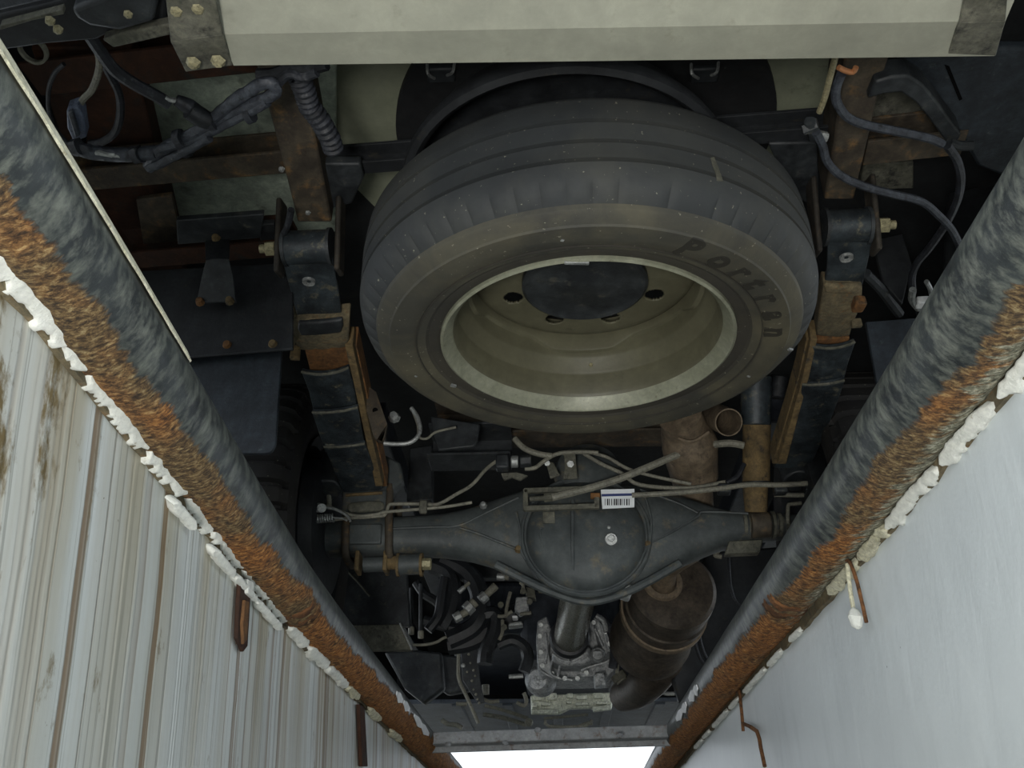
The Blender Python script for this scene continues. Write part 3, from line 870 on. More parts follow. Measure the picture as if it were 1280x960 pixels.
# frame rails above the springs
def rail(label, px_rows, z0s, bolts=(), drop=0.10):
    t = thing('frame_rail', label, 'frame rail', P(px_rows[-1][0], px_rows[-1][2], z=z0s[-1]))
    rows = [(P(l, py, z=z), P(r, py, z=z)) for (l, r, py), z in zip(px_rows, z0s)]
    make('box_section', MB().strip(rows, (0, 0.0, drop), 1), 'frame_brown', t, bevel=0.004)
    return t
fl = rail('brown rusted left frame rail end above the left spring shackle', [(316, 372, 70), (326, 380, 100), (350, 398, 190), (372, 415, 278)], [0.66, 0.655, 0.65, 0.645])
fr = rail('brown rusted right frame rail end above the right spring shackle', [(1056, 1112, 70), (1052, 1102, 100), (1042, 1084, 180), (1030, 1067, 250)], [0.66, 0.655, 0.65, 0.645])
for px, py in ((352, 212), (385, 286 - 20)):
    make('bolt_head', MB().lathe([(0.0004, -0.004), (0.004, -0.003), (0.006, 0.002)], P(px, py, z=0.645), (0, 0, 1), 6), 'steel_pale', fl)
beam('cross_member', 'long dark cross tube passing over the spare wheel', (372, 222), (1040, 172), 0.70, -0.03, 0.04, 'dark_paint')
plate('floor_bracket', 'grey pressed bracket between left frame rail and spare wheel', 'bracket', [(405, 205), (450, 205), (455, 222), (440, 255), (412, 262)], z=0.68, vec=(0, 0, 0.02), mat='black_metal', bevel=0.004)
plate('floor_bracket', 'grey pressed bracket between spare wheel and right frame rail', 'bracket', [(960, 180), (1022, 178), (1024, 262), (1000, 250), (975, 215)], z=0.69, vec=(0, 0, 0.02), mat='black_metal', bevel=0.004)

# ------------------------------------------------------------------ leaf springs
def spring(label, rows_main, z_main, plate_rows, leaves, clamp, side, eye, tan_side):
    t = thing('leaf_spring', label, 'leaf spring', P(rows_main[0][0], rows_main[0][2], z=z_main[0]))
    def rws(rows, zs): return [(P(l, pl, z=z), P(r, pr, z=z)) for (l, r, pl, pr), z in zip(rows, zs)]
    make('main_leaf', MB().strip([(P(l, py, z=z), P(r, py - 3, z=z)) for (l, r, py), z in zip(rows_main, z_main)], (0, 0, 0.012), 2), 'rust_orange', t, bevel=0.001)
    pr_, pz = plate_rows
    make('leaf_end', MB().strip(rws(pr_, pz), (0, 0, 0.010), 2), 'spring_black', t, bevel=0.002)
    # eye with its bushing
    (l, r, py, z) = eye
    a, b = P(l, py, z=z), P(r, py - 2, z=z)
    dd = (b - a).normalized()
    e = make('spring_eye', MB().cyl(a, b, 0.031, seg=28), 'spring_black', t, bevel=0.003)
    make('end_washer', MB().cyl(a - dd * 0.002, a + dd * 0.004, 0.034, seg=28), 'black_metal', e)
    make('end_washer', MB().cyl(b - dd * 0.004, b + dd * 0.002, 0.034, seg=28), 'black_metal', e)
    sgn = -1 if side < 0 else 1
    o_ = a if side < 0 else b
    ax = dd * sgn
    sh = make('shackle_plate', MB().bar(o_ + ax * 0.012 + Vector((0, 0.02, -0.045)), o_ + ax * 0.012 + Vector((0, -0.02, 0.09)), 0.010, 0.045, up=(0, 1, 0.2)), 'shackle_dark', t, bevel=0.004)
    i_ = b if side < 0 else a
    make('shackle_plate', MB().bar(i_ - ax * 0.014 + Vector((0, 0.02, -0.045)), i_ - ax * 0.014 + Vector((0, -0.02, 0.09)), 0.010, 0.045, up=(0, 1, 0.2)), 'shackle_dark', t, bevel=0.004)
    make('shackle_nut', MB().cyl(o_ + ax * 0.018, o_ + ax * 0.036, 0.014, seg=6), 'bolt_brass', sh, bevel=0.001)
    make('shackle_bolt', MB().cyl(o_ + ax * 0.034, o_ + ax * 0.047, 0.008, seg=12), 'bolt_brass', sh)
    for k, (rows, zs, bow) in enumerate(leaves):
        rw = rws(rows, zs)
        lf = make('leaf', MB().strip(rw, (0, 0, 0.013), 8, bow * 1.5), 'spring_black', t, bevel=0.0025)
        ed = []
        for j in range(9):
            q = rw[0][0].lerp(rw[0][1], j / 8)
            ed.append(q + Vector((0, -0.001, -0.0005 - bow * 1.5 * (1 - (2 * j / 8 - 1) ** 2) + 0.003)))
        make('worn_edge', MB().tube(ed, 0.0030, 6, 2).rough(0.001, 90), 'bracket_gray', lf)
    cr, cz, rim_ = clamp
    make('clamp', MB().strip(rws(cr, cz), (0, 0, 0.034), 8, 0.003).rough(0.003, 45, side), 'clamp_crust', t, bevel=0.003)
    ir = rws(rim_[0], rim_[1])
    make('clamp_pad', MB().strip(ir, (0, 0, 0.010), 8, 0.002), 'black_metal' if side < 0 else 'clamp_crust', t, bevel=0.003)
    for (tp, zz, mt_) in tan_side:
        make('rebound_leaf', MB().strip([(P(l, py, z=z), P(r, py, z=z)) for (l, r, py), z in zip(tp, zz)], (0, 0, 0.045), 1).rough(0.0012, 30), mt_, t, bevel=0.0015)
    return t
ls = spring('left leaf spring with black stepped leaves and an orange rusty main leaf',
    [(378, 438, 425), (392, 452, 480), (410, 467, 545), (430, 480, 610)], [0.545, 0.52, 0.482, 0.436],
    ([(354, 416, 331, 327), (366, 424, 375, 370), (373, 428, 402, 397)], [0.565, 0.55, 0.54]),
    [([(377, 436, 466, 461), (386, 443, 490, 485), (393, 448, 520, 514)], [0.500, 0.492, 0.480], 0.007),
     ([(390, 447, 517, 511), (398, 452, 540, 535), (406, 457, 566, 561)], [0.466, 0.456, 0.444], 0.003),
     ([(405, 456, 560, 556), (418, 468, 590, 586), (429, 478, 616, 612)], [0.438, 0.424, 0.410], 0.002)],
    ([(365, 437, 400, 396), (366, 437, 418, 414), (370, 436, 430, 426), (372, 432, 437, 434)], [0.532, 0.526, 0.524, 0.528],
     ([(373, 428, 404, 400), (372, 429, 412, 408), (376, 426, 420, 416)], [0.524, 0.520, 0.519])), -1,
    (357, 414, 310, 0.592),
    [([(431, 441, 432), (442, 451, 480), (456, 464, 545), (469, 479, 608)], [0.520, 0.492, 0.452, 0.408], 'rust_tan'),
     ([(438, 446, 432), (449, 457, 480), (462, 470, 545), (474, 484, 608)], [0.535, 0.510, 0.470, 0.425], 'rust_orange')])
make('clamp_tab', MB().box(P(369, 441, z=0.515), (0.018, 0.014, 0.03)).rough(0.003, 90), 'rust_tan', ls, bevel=0.003)
make('clamp_tab', MB().box(P(363, 425, z=0.52), (0.018, 0.02, 0.02)).rough(0.003, 90), 'clamp_crust', ls, bevel=0.003)
make('centre_bolt', MB().lathe([(0.004, 0), (0.006, -0.001), (0.0115, -0.003), (0.0125, 0.002)], P(386, 352, z=0.556), (0, 0, 1), 16), 'steel_pale', ls)
rs = spring('right leaf spring with crusted clamp and black leaves beside a tan strip',
    [(1018, 1062, 425), (1008, 1052, 470), (990, 1035, 530), (970, 1015, 583)], [0.545, 0.52, 0.485, 0.446],
    ([(1035, 1090, 301, 304), (1034, 1083, 335, 337), (1030, 1077, 360, 362)], [0.570, 0.56, 0.553]),
    [([(1014, 1069, 434, 429), (1010, 1061, 455, 452), (1004, 1054, 482, 479)], [0.515, 0.508, 0.496], 0.006),
     ([(1003, 1056, 482, 477), (991, 1042, 520, 517), (967, 1015, 585, 581)], [0.484, 0.472, 0.445], 0.003)],
    ([(1029, 1078, 357, 358), (1026, 1076, 380, 382), (1022, 1066, 405, 406), (1020, 1062, 420, 420)], [0.545, 0.536, 0.534, 0.536],
     ([(1031, 1076, 356, 357), (1031, 1075, 361, 362), (1031, 1074, 366, 367)], [0.544, 0.540, 0.540])), 1,
    (1030, 1085, 284, 0.600),
    [([(1008, 1017, 424), (998, 1007, 470), (984, 993, 520), (965, 976, 580)], [0.530, 0.505, 0.48, 0.440], 'rust_tan'),
     ([(1014, 1022, 424), (1004, 1012, 470), (990, 998, 520), (972, 983, 580)], [0.520, 0.492, 0.465, 0.430], 'rust_tan')])
make('clamp_tab', MB().box(P(1073, 380, z=0.53), (0.02, 0.03, 0.02)).rough(0.004, 90), 'rust_orange', rs, bevel=0.003)
make('clamp_tab', MB().box(P(1070, 404, z=0.53), (0.02, 0.014, 0.016)).rough(0.004, 90), 'clamp_crust', rs, bevel=0.003)
make('centre_bolt', MB().lathe([(0.004, 0), (0.006, -0.001), (0.0115, -0.003), (0.0125, 0.002)], P(1058, 322, z=0.558), (0, 0, 1), 16), 'steel_pale', rs)

# ------------------------------------------------------------------ rear axle
AY = 2.2
ax = thing('rear_axle', 'grey banjo axle with a big round cover, spanning the picture', 'axle', (0.07, AY, 0.20))
sec = [(372, 645, 690, .047), (430, 645, 690, .047), (500, 642, 691, .047), (548, 640, 691, .048), (585, 632, 696, .052), (620, 620, 706, .056), (655, 608, 721, .060), (690, 600, 738, .062), (733, 597, 750, .063),
       (775, 600, 741, .062), (805, 604, 728, .060), (835, 610, 712, .056), (868, 620, 696, .052), (900, 632, 683, .048), (935, 640, 673, .042), (985, 640, 668, .036), (1060, 638, 663, .034)]
mb = MB(); seg = 40; rings = []
xs = []
for px, t_, b_, d_ in sec:
    a, b = P(px, t_, y=AY - 0.03), P(px, b_, y=AY - 0.03)
    xs.append(((a.x + b.x) / 2, (a.z + b.z) / 2, (a.z - b.z) / 2 * 0.97, d_))
dense = []
for i in range(len(xs) - 1):
    for k in range(4):
        t = k / 4
        dense.append(tuple(xs[i][j] * (1 - t) + xs[i + 1][j] * t for j in range(4)))
dense.append(xs[-1])
for _ in range(2):
    dense = [dense[0]] + [(dense[i][0],) + tuple((dense[i - 1][j] + 2 * dense[i][j] + dense[i + 1][j]) / 4 for j in (1, 2, 3)) for i in range(1, len(dense) - 1)] + [dense[-1]]
for (x, zc, hh, d) in dense:
    for k in range(seg):
        a = 2 * pi * k / seg
        ca, sa = cos(a), sin(a)
        n = 2.6
        rr = (abs(ca) ** n + abs(sa) ** n) ** (-1 / n)
        mb.v.append(Vector((x, AY + d * ca * rr, zc + hh * sa * rr)))
n = len(dense)
mb.f = [(i * seg + k, i * seg + (k + 1) % seg, (i + 1) * seg + (k + 1) % seg, (i + 1) * seg + k) for i in range(n - 1) for k in range(seg)] + [tuple(range(seg))[::-1], tuple((n - 1) * seg + k for k in range(seg))]
hs = make('housing', mb, 'axle_gray', ax, sharp=50)
CC = P(732, 668, y=AY - 0.06)
cover = make('cover', MB().lathe([(0.154, -0.01), (0.154, 0.002), (0.151, 0.006), (0.146, 0.006), (0.143, 0.001), (0.139, 0.001), (0.136, 0.010), (0.128, 0.020), (0.115, 0.029), (0.09, 0.037), (0.05, 0.043), (0.0005, 0.045)], CC, (0, -1, 0.10), 96), 'axle_gray', ax, sharp=35)
make('drain_plug', MB().cyl(P(764, 674, y=AY - 0.09), P(764, 674, y=AY - 0.118), 0.016, 0.014, 20).cyl(P(764, 673, y=AY - 0.112), P(764, 673, y=AY - 0.128), 0.0085, seg=6), 'steel_pale', cover, bevel=0.001)
make('cover_stud', MB().lathe([(0.0004, 0.008), (0.004, 0.006), (0.005, 0)], P(761, 660, y=AY - 0.10), (0, -1, 0), 8), 'steel_pale', cover)
make('cover_ridge', MB().tube([P(678, 660, y=AY - 0.095), P(675, 664, y=AY - 0.093), P(682, 690, y=AY - 0.094), P(693, 715, y=AY - 0.088)], 0.003, 6), 'axle_gray', cover)
make('cover_ridge', MB().tube([P(716, 625, y=AY - 0.104), P(716, 690, y=AY - 0.106), P(718, 725, y=AY - 0.09)], 0.005, 6), 'axle_gray', cover)
make('plate_tag', MB().box(P(686, 647, y=AY - 0.1), (0.028, 0.004, 0.028)), 'bracket_gray', cover, bevel=0.001)
for px, py in ((648, 686), (810, 680), (604, 631)):
    make('bolt_head', MB().lathe([(0.0004, 0.008), (0.006, 0.007), (0.009, 0.0), (0.01, -0.004)], P(px, py, y=AY - 0.062), (0, -1, 0), 8), 'rust_tan' if px != 604 else 'steel_pale', ax)
def bead(pts, y=AY - 0.060, r=0.003, mat='axle_gray'):
    make('weld_bead', MB().tube([P(a, b, y=y) for a, b in pts], r, 6, 6).rough(0.0008, 200), mat, ax)
bead([(490, 661), (540, 659), (573, 657), (610, 640), (648, 622)], AY - 0.050)
bead([(575, 660), (600, 668), (625, 678), (645, 686)], AY - 0.058)
bead([(935, 642), (880, 640), (872, 646), (845, 662), (815, 678)], AY - 0.056)
bead([(872, 641), (845, 628), (800, 612)], AY - 0.060, mat='axle_gray')
bead([(645, 640), (650, 660), (652, 690), (668, 712)], AY - 0.066)
bead([(806, 620), (814, 650), (811, 680), (796, 705)], AY - 0.066)
make('sump_lip', MB().tube([P(a, b, y=AY - 0.052) for a, b in ((620, 706), (655, 724), (690, 740), (733, 752), (775, 743), (812, 726), (850, 704))], 0.010, 8, 5), 'axle_gray', ax)
make('cast_foot', MB().box(P(776, 738, y=AY - 0.03), (0.05, 0.05, 0.03), Matrix.Rotation(0.4, 3, 'Y')), 'steel_pale', ax, bevel=0.006)
make('seat_shim', MB().box(P(455, 668, y=AY - 0.048), (0.085, 0.012, 0.05)), 'axle_gray', ax, bevel=0.004)
# U-bolts
def ubolt(px, lo=693):
    q = P(px, 668, y=AY - 0.05); x = q.x
    zc = xs[1][1]
    pts = [(x - 0.006, AY - 0.054, 0.445), (x - 0.003, AY - 0.057, zc + 0.03), (x, AY - 0.057, zc - 0.02), (x, AY - 0.045, zc - 0.052), (x, AY, zc - 0.060), (x, AY + 0.045, zc - 0.052), (x, AY + 0.056, zc), (x, AY + 0.056, 0.44)]
    make('u_bolt', MB().tube(pts, 0.0095, 10, 4), 'frame_brown', ax)
ubolt(433); ubolt(487)
make('spring_pad', MB().box(P(457, 632, y=AY - 0.045), (0.105, 0.05, 0.06)), 'axle_gray', ax, bevel=0.004)
make('pad_oval', MB().strip([(P(438, 628, y=AY - 0.075), P(476, 626, y=AY - 0.075)), (P(434, 631, y=AY - 0.078), P(480, 629, y=AY - 0.078)), (P(434, 637, y=AY - 0.078), P(480, 635, y=AY - 0.078)), (P(438, 641, y=AY - 0.075), P(476, 639, y=AY - 0.075))], (0, 0.012, 0), 8, 0.003), 'bracket_gray', ax, bevel=0.003)
make('pad_rim', MB().tube([P(432, 619, y=AY - 0.072), P(478, 616, y=AY - 0.072)], 0.004, 6, 1), 'rust_tan', ax)
# lower left shock mount under the axle
lm = make('shock_mount', MB().cyl(P(455, 706, y=AY - 0.02), P(484, 705, y=AY - 0.02), 0.018), 'axle_gray', ax)
for px in (448, 483):
    make('mount_ear', MB().box(P(px, 704, y=AY - 0.02), (0.010, 0.05, 0.048)), 'rust_tan', lm, bevel=0.003)
make('mount_bush', MB().cyl(P(499, 706, y=AY - 0.02), P(527, 705, y=AY - 0.02), 0.0245, seg=28), 'axle_gray', lm, bevel=0.002)
for px in (498, 527):
    make('mount_ring', MB().lathe([(0.018, -0.003), (0.0275, -0.003), (0.0275, 0.003), (0.018, 0.003)], P(px, 706, y=AY - 0.02), (1, 0, 0), 28), 'rust_tan', lm)
make('mount_stub', MB().cyl(P(484, 703, y=AY - 0.02), P(500, 704, y=AY - 0.02), 0.017), 'rust_tan', lm)
make('mount_nut', MB().cyl(P(527, 705, y=AY - 0.02), P(539, 705, y=AY - 0.02), 0.014, seg=6), 'bolt_brass', lm, bevel=0.001)
# right: bracket tube, ear
rm_ = make('shock_mount', MB().cyl(P(925, 657, y=AY - 0.02), P(985, 654, y=AY - 0.02), 0.022), 'axle_gray', ax)
for px, r_ in ((930, .03), (937, .028), (966, .032), (974, .028), (983, .026)):
    make('mount_ring', MB().lathe([(0.018, -0.004), (r_, -0.004), (r_, 0.004), (0.018, 0.004)], P(px, 656, y=AY - 0.022), (1, 0, 0), 28), 'bracket_gray', rm_, bevel=0.001)
make('mount_ear', MB().prism([P(a, b, y=AY - 0.03) for a, b in ((912, 676), (954, 674), (950, 690), (906, 692))], (0, 0.03, 0)), 'bracket_gray', rm_, bevel=0.003)
make('pipe_clip', MB().tube([P(a, b, y=AY - 0.06) for a, b in ((985, 655), (985, 634), (990, 630), (1018, 628))], 0.0045, 8, 2), 'cable_gray', rm_)

# parking brake equaliser frame and white barcode sticker
ef = thing('cable_guide', 'rectangular steel frame holding the brake cable end, on the axle', 'bracket', P(700, 630, y=AY - 0.13))
yy = AY - 0.13
def fbar(a, b, wpx=6, m_='bracket_gray', nm='frame_bar'):
    make(nm, MB().bar(P(*a, y=yy), P(*b, y=yy), 0.012, 0.012 * wpx / 6, up=(0, 1, 0)), m_, ef, bevel=0.0015)
fbar((655, 614), (742, 611)); fbar((655, 636), (748, 633)); fbar((657, 612), (657, 638)); fbar((746, 622), (746, 636)); fbar((738, 620), (750, 620), 6, 'rust_orange')
make('cable_end', MB().cyl(P(662, 624, y=yy - 0.004), P(684, 622, y=yy - 0.004), 0.006).cyl(P(680, 622, y=yy - 0.004), P(692, 621, y=yy - 0.004), 0.011, seg=8), 'bracket_gray', ef)
lab = solo('barcode_label', 'small white sticker with a black barcode and blue band, by the axle cover', 'label',
           MB().prism([P(a, b, y=AY - 0.125) for a, b in ((751, 612), (793, 611), (793, 634), (753, 636))], (0, 0.0015, 0)), 'label_white')
make('blue_band', MB().prism([P(a, b, y=AY - 0.126) for a, b in ((752, 617.5), (792, 616.5), (792, 619.5), (752, 620.5))], (0, 0.001, 0)), 'label_blue', lab)
random.seed(3)
x_ = 756.0
while x_ < 786:
    wd = random.choice((0.7, 1.0, 1.6))
    make('barcode_stripe', MB().prism([P(a, b, y=AY - 0.1265) for a, b in ((x_, 623.5), (x_ + wd, 623.5), (x_ + wd, 631.5), (x_, 631.5))], (0, 0.0008, 0)), 'label_ink', lab)
    x_ += wd + random.choice((0.9, 1.4, 2.0))

# ------------------------------------------------------------------ rear wheels
def wheel(label, x_in, s, group=None):
    """twin wheel; s points outboard"""
    c = Vector((x_in, AY, 0.355))
    t = thing('twin_wheel_assembly', label, 'wheel', (x_in, AY, 0.0))
    for k, dx in enumerate((0.0, 0.235)):
        cc = c + Vector((s * dx, 0, 0))
        RR = 0.355; HH = 0.20; rr = 0.222
        n_l = 44
        prof = [(rr, 0.012), (rr + 0.02, 0.0), (rr + 0.07, -0.008), (RR - 0.035, -0.002), (RR - 0.028, 0.006), (RR - 0.012, 0.012), (RR - 0.003, 0.03), (RR, 0.045), (RR, 0.06), (RR, HH - 0.045), (RR - 0.01, HH - 0.012), (RR - 0.05, HH), (rr, HH - 0.01), (rr, 0.012)]
        def lug(j, r, h, a):
            if 4 <= j <= 8:
                u = (a / (2 * pi) * n_l) % 1
                if u < 0.16: return r - 0.012, h + (0.008 if j < 6 else 0)
            return r, h
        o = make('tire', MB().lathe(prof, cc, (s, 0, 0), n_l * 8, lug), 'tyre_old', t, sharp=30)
        make('rim', MB().lathe([(rr + 0.006, 0.0), (rr, 0.008), (rr - 0.02, 0.02), (rr - 0.03, 0.09), (0.19, 0.13), (0.10, 0.14), (0.10, 0.10), (0.0005, 0.10)], cc, (s, 0, 0), 60), 'dark_paint', t)
    make('brake_drum', MB().lathe([(0.0005, -0.02), (0.15, -0.02), (0.165, -0.015), (0.17, 0.0), (0.17, 0.09)], c, (s, 0, 0), 60), 'dark_paint', t, sharp=40)
    make('brake_cylinder', MB().cyl(c + Vector((-s * 0.03, -0.10, 0.06)), c + Vector((-s * 0.03, -0.06, 0.17)), 0.035).rough(0.003, 50), 'black_metal', t, bevel=0.004)
    return t
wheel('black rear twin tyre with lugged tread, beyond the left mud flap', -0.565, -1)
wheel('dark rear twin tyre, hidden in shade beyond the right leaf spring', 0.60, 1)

# ------------------------------------------------------------------ shock absorber, right
sa = thing('shock_absorber', 'tan-streaked shock absorber standing on the right end of the axle', 'shock absorber', P(948, 655, y=AY - 0.02))
def pc(px, py, y): return P(px, py, y=y)
make('dust_tube', MB().cyl(pc(945, 470, 2.02), pc(945, 531, 2.07), 0.037, 0.035, 28), 'spring_black', sa, bevel=0.003)
make('body', MB().cyl(pc(946, 529, 2.075), pc(945, 606, 2.13), 0.033, 0.032, 28), 'rust_tan', sa, bevel=0.002)
make('body', MB().cyl(pc(944, 606, 2.135), pc(945, 640, 2.16), 0.030, 0.026, 28), 'rust_tan', sa, bevel=0.002)
make('ring', MB().lathe([(0.030, -0.004), (0.036, -0.002), (0.036, 0.003), (0.030, 0.005)], pc(945, 604, 2.13), (0, 0.3, -1), 28), 'black_metal', sa)
make('lower_eye', MB().cyl(pc(938, 657, 2.16), pc(962, 656, 2.16), 0.030, seg=28), 'frame_brown', sa, bevel=0.003)
solo('bump_stop', 'small dark rubber buffer above the shock absorber', 'buffer', MB().cyl(pc(975, 470, 2.1), pc(971, 498, 2.12), 0.022, 0.026), 'hose_black', bevel=0.004)

# ------------------------------------------------------------------ driveline and exhaust
dsx = P(722, 752, y=2.32)
ds = thing('drive_shaft', 'shiny grey propeller shaft running forward from the axle', 'shaft', P(722, 770, y=2.5))
s0, s1 = pc(731, 706, 2.28), pc(712, 797, 3.02)
make('tube', MB().cyl(s0, s1, 0.047, 0.049, 40), 'shaft_steel', ds)
dr = (s1 - s0).normalized()
make('seal_ring', MB().lathe([(0.040, -0.02), (0.058, -0.015), (0.064, 0.0), (0.062, 0.02), (0.050, 0.03), (0.03, 0.03)], s1, dr, 40), 'hose_black', ds, sharp=50)

gb = thing('gearbox', 'ribbed cast aluminium gearbox behind the propeller shaft', 'gearbox', P(720, 830, y=3.2))
GY = 3.12
def gpoly(pts, y, dp, mat='aluminium', bv=0.004, nm='casting', rg=0.0):
    mb = MB().prism([P(a, b, y=y) for a, b in pts], (0, dp, 0))
    return make(nm, mb, mat, gb, bevel=bv)
gpoly([(684, 790), (700, 778), (738, 776), (752, 790), (768, 815), (768, 838), (758, 846), (690, 848), (676, 838), (674, 815)], 3.20, 0.10)
gpoly([(672, 776), (683, 770), (690, 790), (686, 812), (690, 840), (678, 846), (672, 836), (670, 800)], 3.12, 0.08, nm='side_flange')
gpoly([(742, 772), (752, 768), (762, 795), (764, 815), (756, 818), (748, 800)], 3.12, 0.08, nm='side_flange')
gpoly([(694, 808), (704, 800), (728, 800), (738, 810), (742, 824), (726, 832), (704, 832), (688, 826)], 3.08, 0.1, nm='rear_housing', bv=0.012)
gpoly([(738, 812), (752, 812), (756, 820), (750, 826), (740, 824)], 3.09, 0.05, nm='boss', bv=0.006)
gpoly([(742, 842), (756, 840), (757, 856), (744, 858)], 3.09, 0.05, nm='boss', bv=0.003)
def rib(pts, r=0.0045, y=3.075): make('cast_rib', MB().tube([P(a, b, y=y) for a, b in pts], r, 6, 3), 'aluminium', gb)
rib([(691, 817), (700, 824), (712, 827), (724, 822), (734, 815)]); rib([(711, 800), (711, 832)]); rib([(690, 812), (694, 808), (700, 802)])
rib([(682, 792), (684, 812), (682, 830)], y=3.11); rib([(749, 775), (756, 795), (760, 812)], y=3.11); rib([(700, 832), (697, 846)]); rib([(690, 826), (688, 842), (700, 848)])
rib([(726, 838), (738, 833), (756, 828), (766, 822)], y=3.14); rib([(676, 838), (690, 846), (716, 850)], y=3.11); rib([(744, 786), (750, 800), (754, 808)], y=3.11)
make('cast_rib', MB().lathe([(0.016, 0), (0.020, 0.006), (0.024, 0)], P(747, 818, y=3.09), (0, -1, 0), 20), 'aluminium', gb)
make('side_cover', MB().lathe([(0.0005, 0.02), (0.03, 0.018), (0.045, 0.0), (0.05, -0.05)], P(673, 850, y=3.2), (-0.2, -1, -0.1), 24), 'aluminium', gb)
random.seed(5)
for px, py in ((676, 781), (675, 795), (676, 815), (678, 832), (690, 842), (742, 778), (757, 790), (762, 805), (765, 822), (733, 841), (722, 848), (706, 848)):
    make('bolt_head', MB().cyl(P(px, py, y=3.125), P(px, py, y=3.105), 0.008, seg=6), 'steel_pale', gb)
make('lower_case', MB().prism([P(a, b, y=3.4) for a, b in ((666, 838), (764, 836), (766, 852), (664, 854))], (0, 0.12, 0)), 'aluminium', gb, bevel=0.01)

op = thing('oil_pan', 'pale aluminium oil pan edge catching light below the gearbox', 'oil pan', P(714, 885, y=4.0))
make('pan', MB().prism([P(a, b, y=4.0) for a, b in ((663, 869), (766, 865), (765, 885), (745, 889), (738, 885), (712, 886), (700, 892), (664, 892))], (0, 0.03, 0.0)), 'pan_alu', op, bevel=0.006)
make('rail', MB().bar(P(664, 890, y=3.985), P(697, 890, y=3.985), 0.02, 0.02), 'pan_alu', op, bevel=0.003)
make('rail', MB().bar(P(741, 887, y=3.985), P(764, 884, y=3.985), 0.02, 0.02), 'pan_alu', op, bevel=0.003)
for a, b, c_, d in ((672, 872, 10, 8), (690, 871, 12, 9), (712, 870, 8, 6), (727, 872, 14, 6), (748, 870, 12, 7), (682, 880, 12, 5), (728, 880, 18, 4), (752, 879, 14, 4), (668, 882, 6, 6), (711, 878, 7, 4)):
    q = P(a, b, y=3.985)
    make('cast_rib', MB().box(q, (c_ * 0.0031, 0.02, d * 0.0031)).rough(0.002, 50), 'pan_alu', op, bevel=0.003)
solo('support_bar', 'thin pale bar just below the oil pan', 'bar', MB().tube([P(680, 898, y=4.4), P(705, 896, y=4.4), P(735, 893, y=4.4)], 0.006, 8), 'cable_gray')

ex = thing('exhaust_muffler', 'brown heat-stained exhaust canister with clamped band, right of the gearbox', 'muffler', P(820, 780, y=2.9))
m0, m1 = pc(843, 735, 2.62), pc(806, 812, 3.10)
md = (m1 - m0).normalized(); L_ = (m1 - m0).length
make('canister', MB().lathe([(0.0005, -0.012), (0.07, -0.010), (0.108, -0.004), (0.119, 0.006), (0.121, 0.03), (0.116, 0.035), (0.117, 0.10), (0.122, 0.104), (0.122, 0.150), (0.117, 0.155), (0.118, L_ * 0.72), (0.124, L_ * 0.75), (0.122, L_ * 0.86), (0.09, L_ * 0.95), (0.06, L_), (0.0005, L_)], m0, md, 56).rough(0.003, 9), 'exhaust_brown', ex, sharp=30)
bs = make('clamp_band', MB().lathe([(0.119, 0.0), (0.127, 0.003), (0.127, 0.028), (0.119, 0.031)], m0 + md * 0.145, md, 56), 'exhaust_tan', ex)
make('band_clasp', MB().tube([pc(775, 715, 2.66), pc(788, 730, 2.66), pc(782, 742, 2.67)], 0.004, 6, 1), 'bolt_brass', bs)
make('band_clasp', MB().tube([pc(791, 720, 2.64), pc(802, 728, 2.63), pc(818, 733, 2.63)], 0.009, 8, 3), 'exhaust_tan', bs)
make('band_clasp', MB().tube([pc(794, 745, 2.68), pc(806, 750, 2.68), pc(822, 746, 2.68)], 0.006, 8, 3), 'bolt_brass', bs)
make('inlet_collar', MB().lathe([(0.040, 0), (0.056, 0.002), (0.052, 0.010), (0.040, 0.014)], pc(828, 728, 2.60), -md, 32), 'exhaust_tan', ex)
op_ = thing('exhaust_pipe', 'tan exhaust pipe bending over the right side of the axle', 'pipe', P(850, 690, y=2.4))
make('pipe', MB().tube([pc(828, 732, 2.62), pc(830, 712, 2.56), pc(842, 698, 2.50), pc(858, 682, 2.44), pc(868, 664, 2.38), pc(870, 630, 2.30), pc(862, 590, 2.22), pc(856, 560, 2.15), pc(852, 520, 2.05)],
     [0.038, 0.036, 0.040, 0.050, 0.048, 0.044, 0.050, 0.055, 0.05], 24, 5), 'exhaust_tan', op_)
make('swell', MB().tube([pc(872, 600, 2.17), pc(866, 578, 2.13), pc(862, 556, 2.08), pc(856, 536, 2.04), pc(850, 520, 2.0)], [0.050, 0.060, 0.066, 0.052, 0.05], 28, 5), 'exhaust_tan', op_)
make('hanger_strap', MB().tube([pc(848, 548, 2.0), pc(866, 552, 1.99), pc(886, 540, 1.99)], 0.004, 6), 'exhaust_tan', op_)
tp = thing('tail_pipe', 'open-ended grey tailpipe behind the spare wheel', 'pipe', P(905, 527, y=1.98))
p0, p1 = pc(876, 512, 2.16), pc(911, 528, 1.96)
dd = (p1 - p0).normalized()
make('pipe', MB().lathe([(0.024, 0.0), (0.030, 0.0), (0.031, 0.002), (0.0315, (p1 - p0).length), (0.029, (p1 - p0).length), (0.028, 0.02), (0.024, 0.0)], p0, dd, 32), 'exhaust_tan', tp, sharp=50)
make('bore', MB().lathe([(0.0005, 0.015), (0.028, 0.015)], p0, dd, 24), 'hole_black', tp)
ep = thing('exhaust_pipe', 'dark brown front exhaust pipe leaving the canister downwards', 'pipe', P(800, 860, y=3.3))
make('pipe', MB().tube([pc(828, 800, 3.10), pc(832, 825, 3.2), pc(815, 845, 3.3), pc(798, 862, 3.45), pc(780, 870, 3.6)], [0.06, 0.058, 0.066, 0.06, 0.055], 20, 5), 'exhaust_brown', ep)
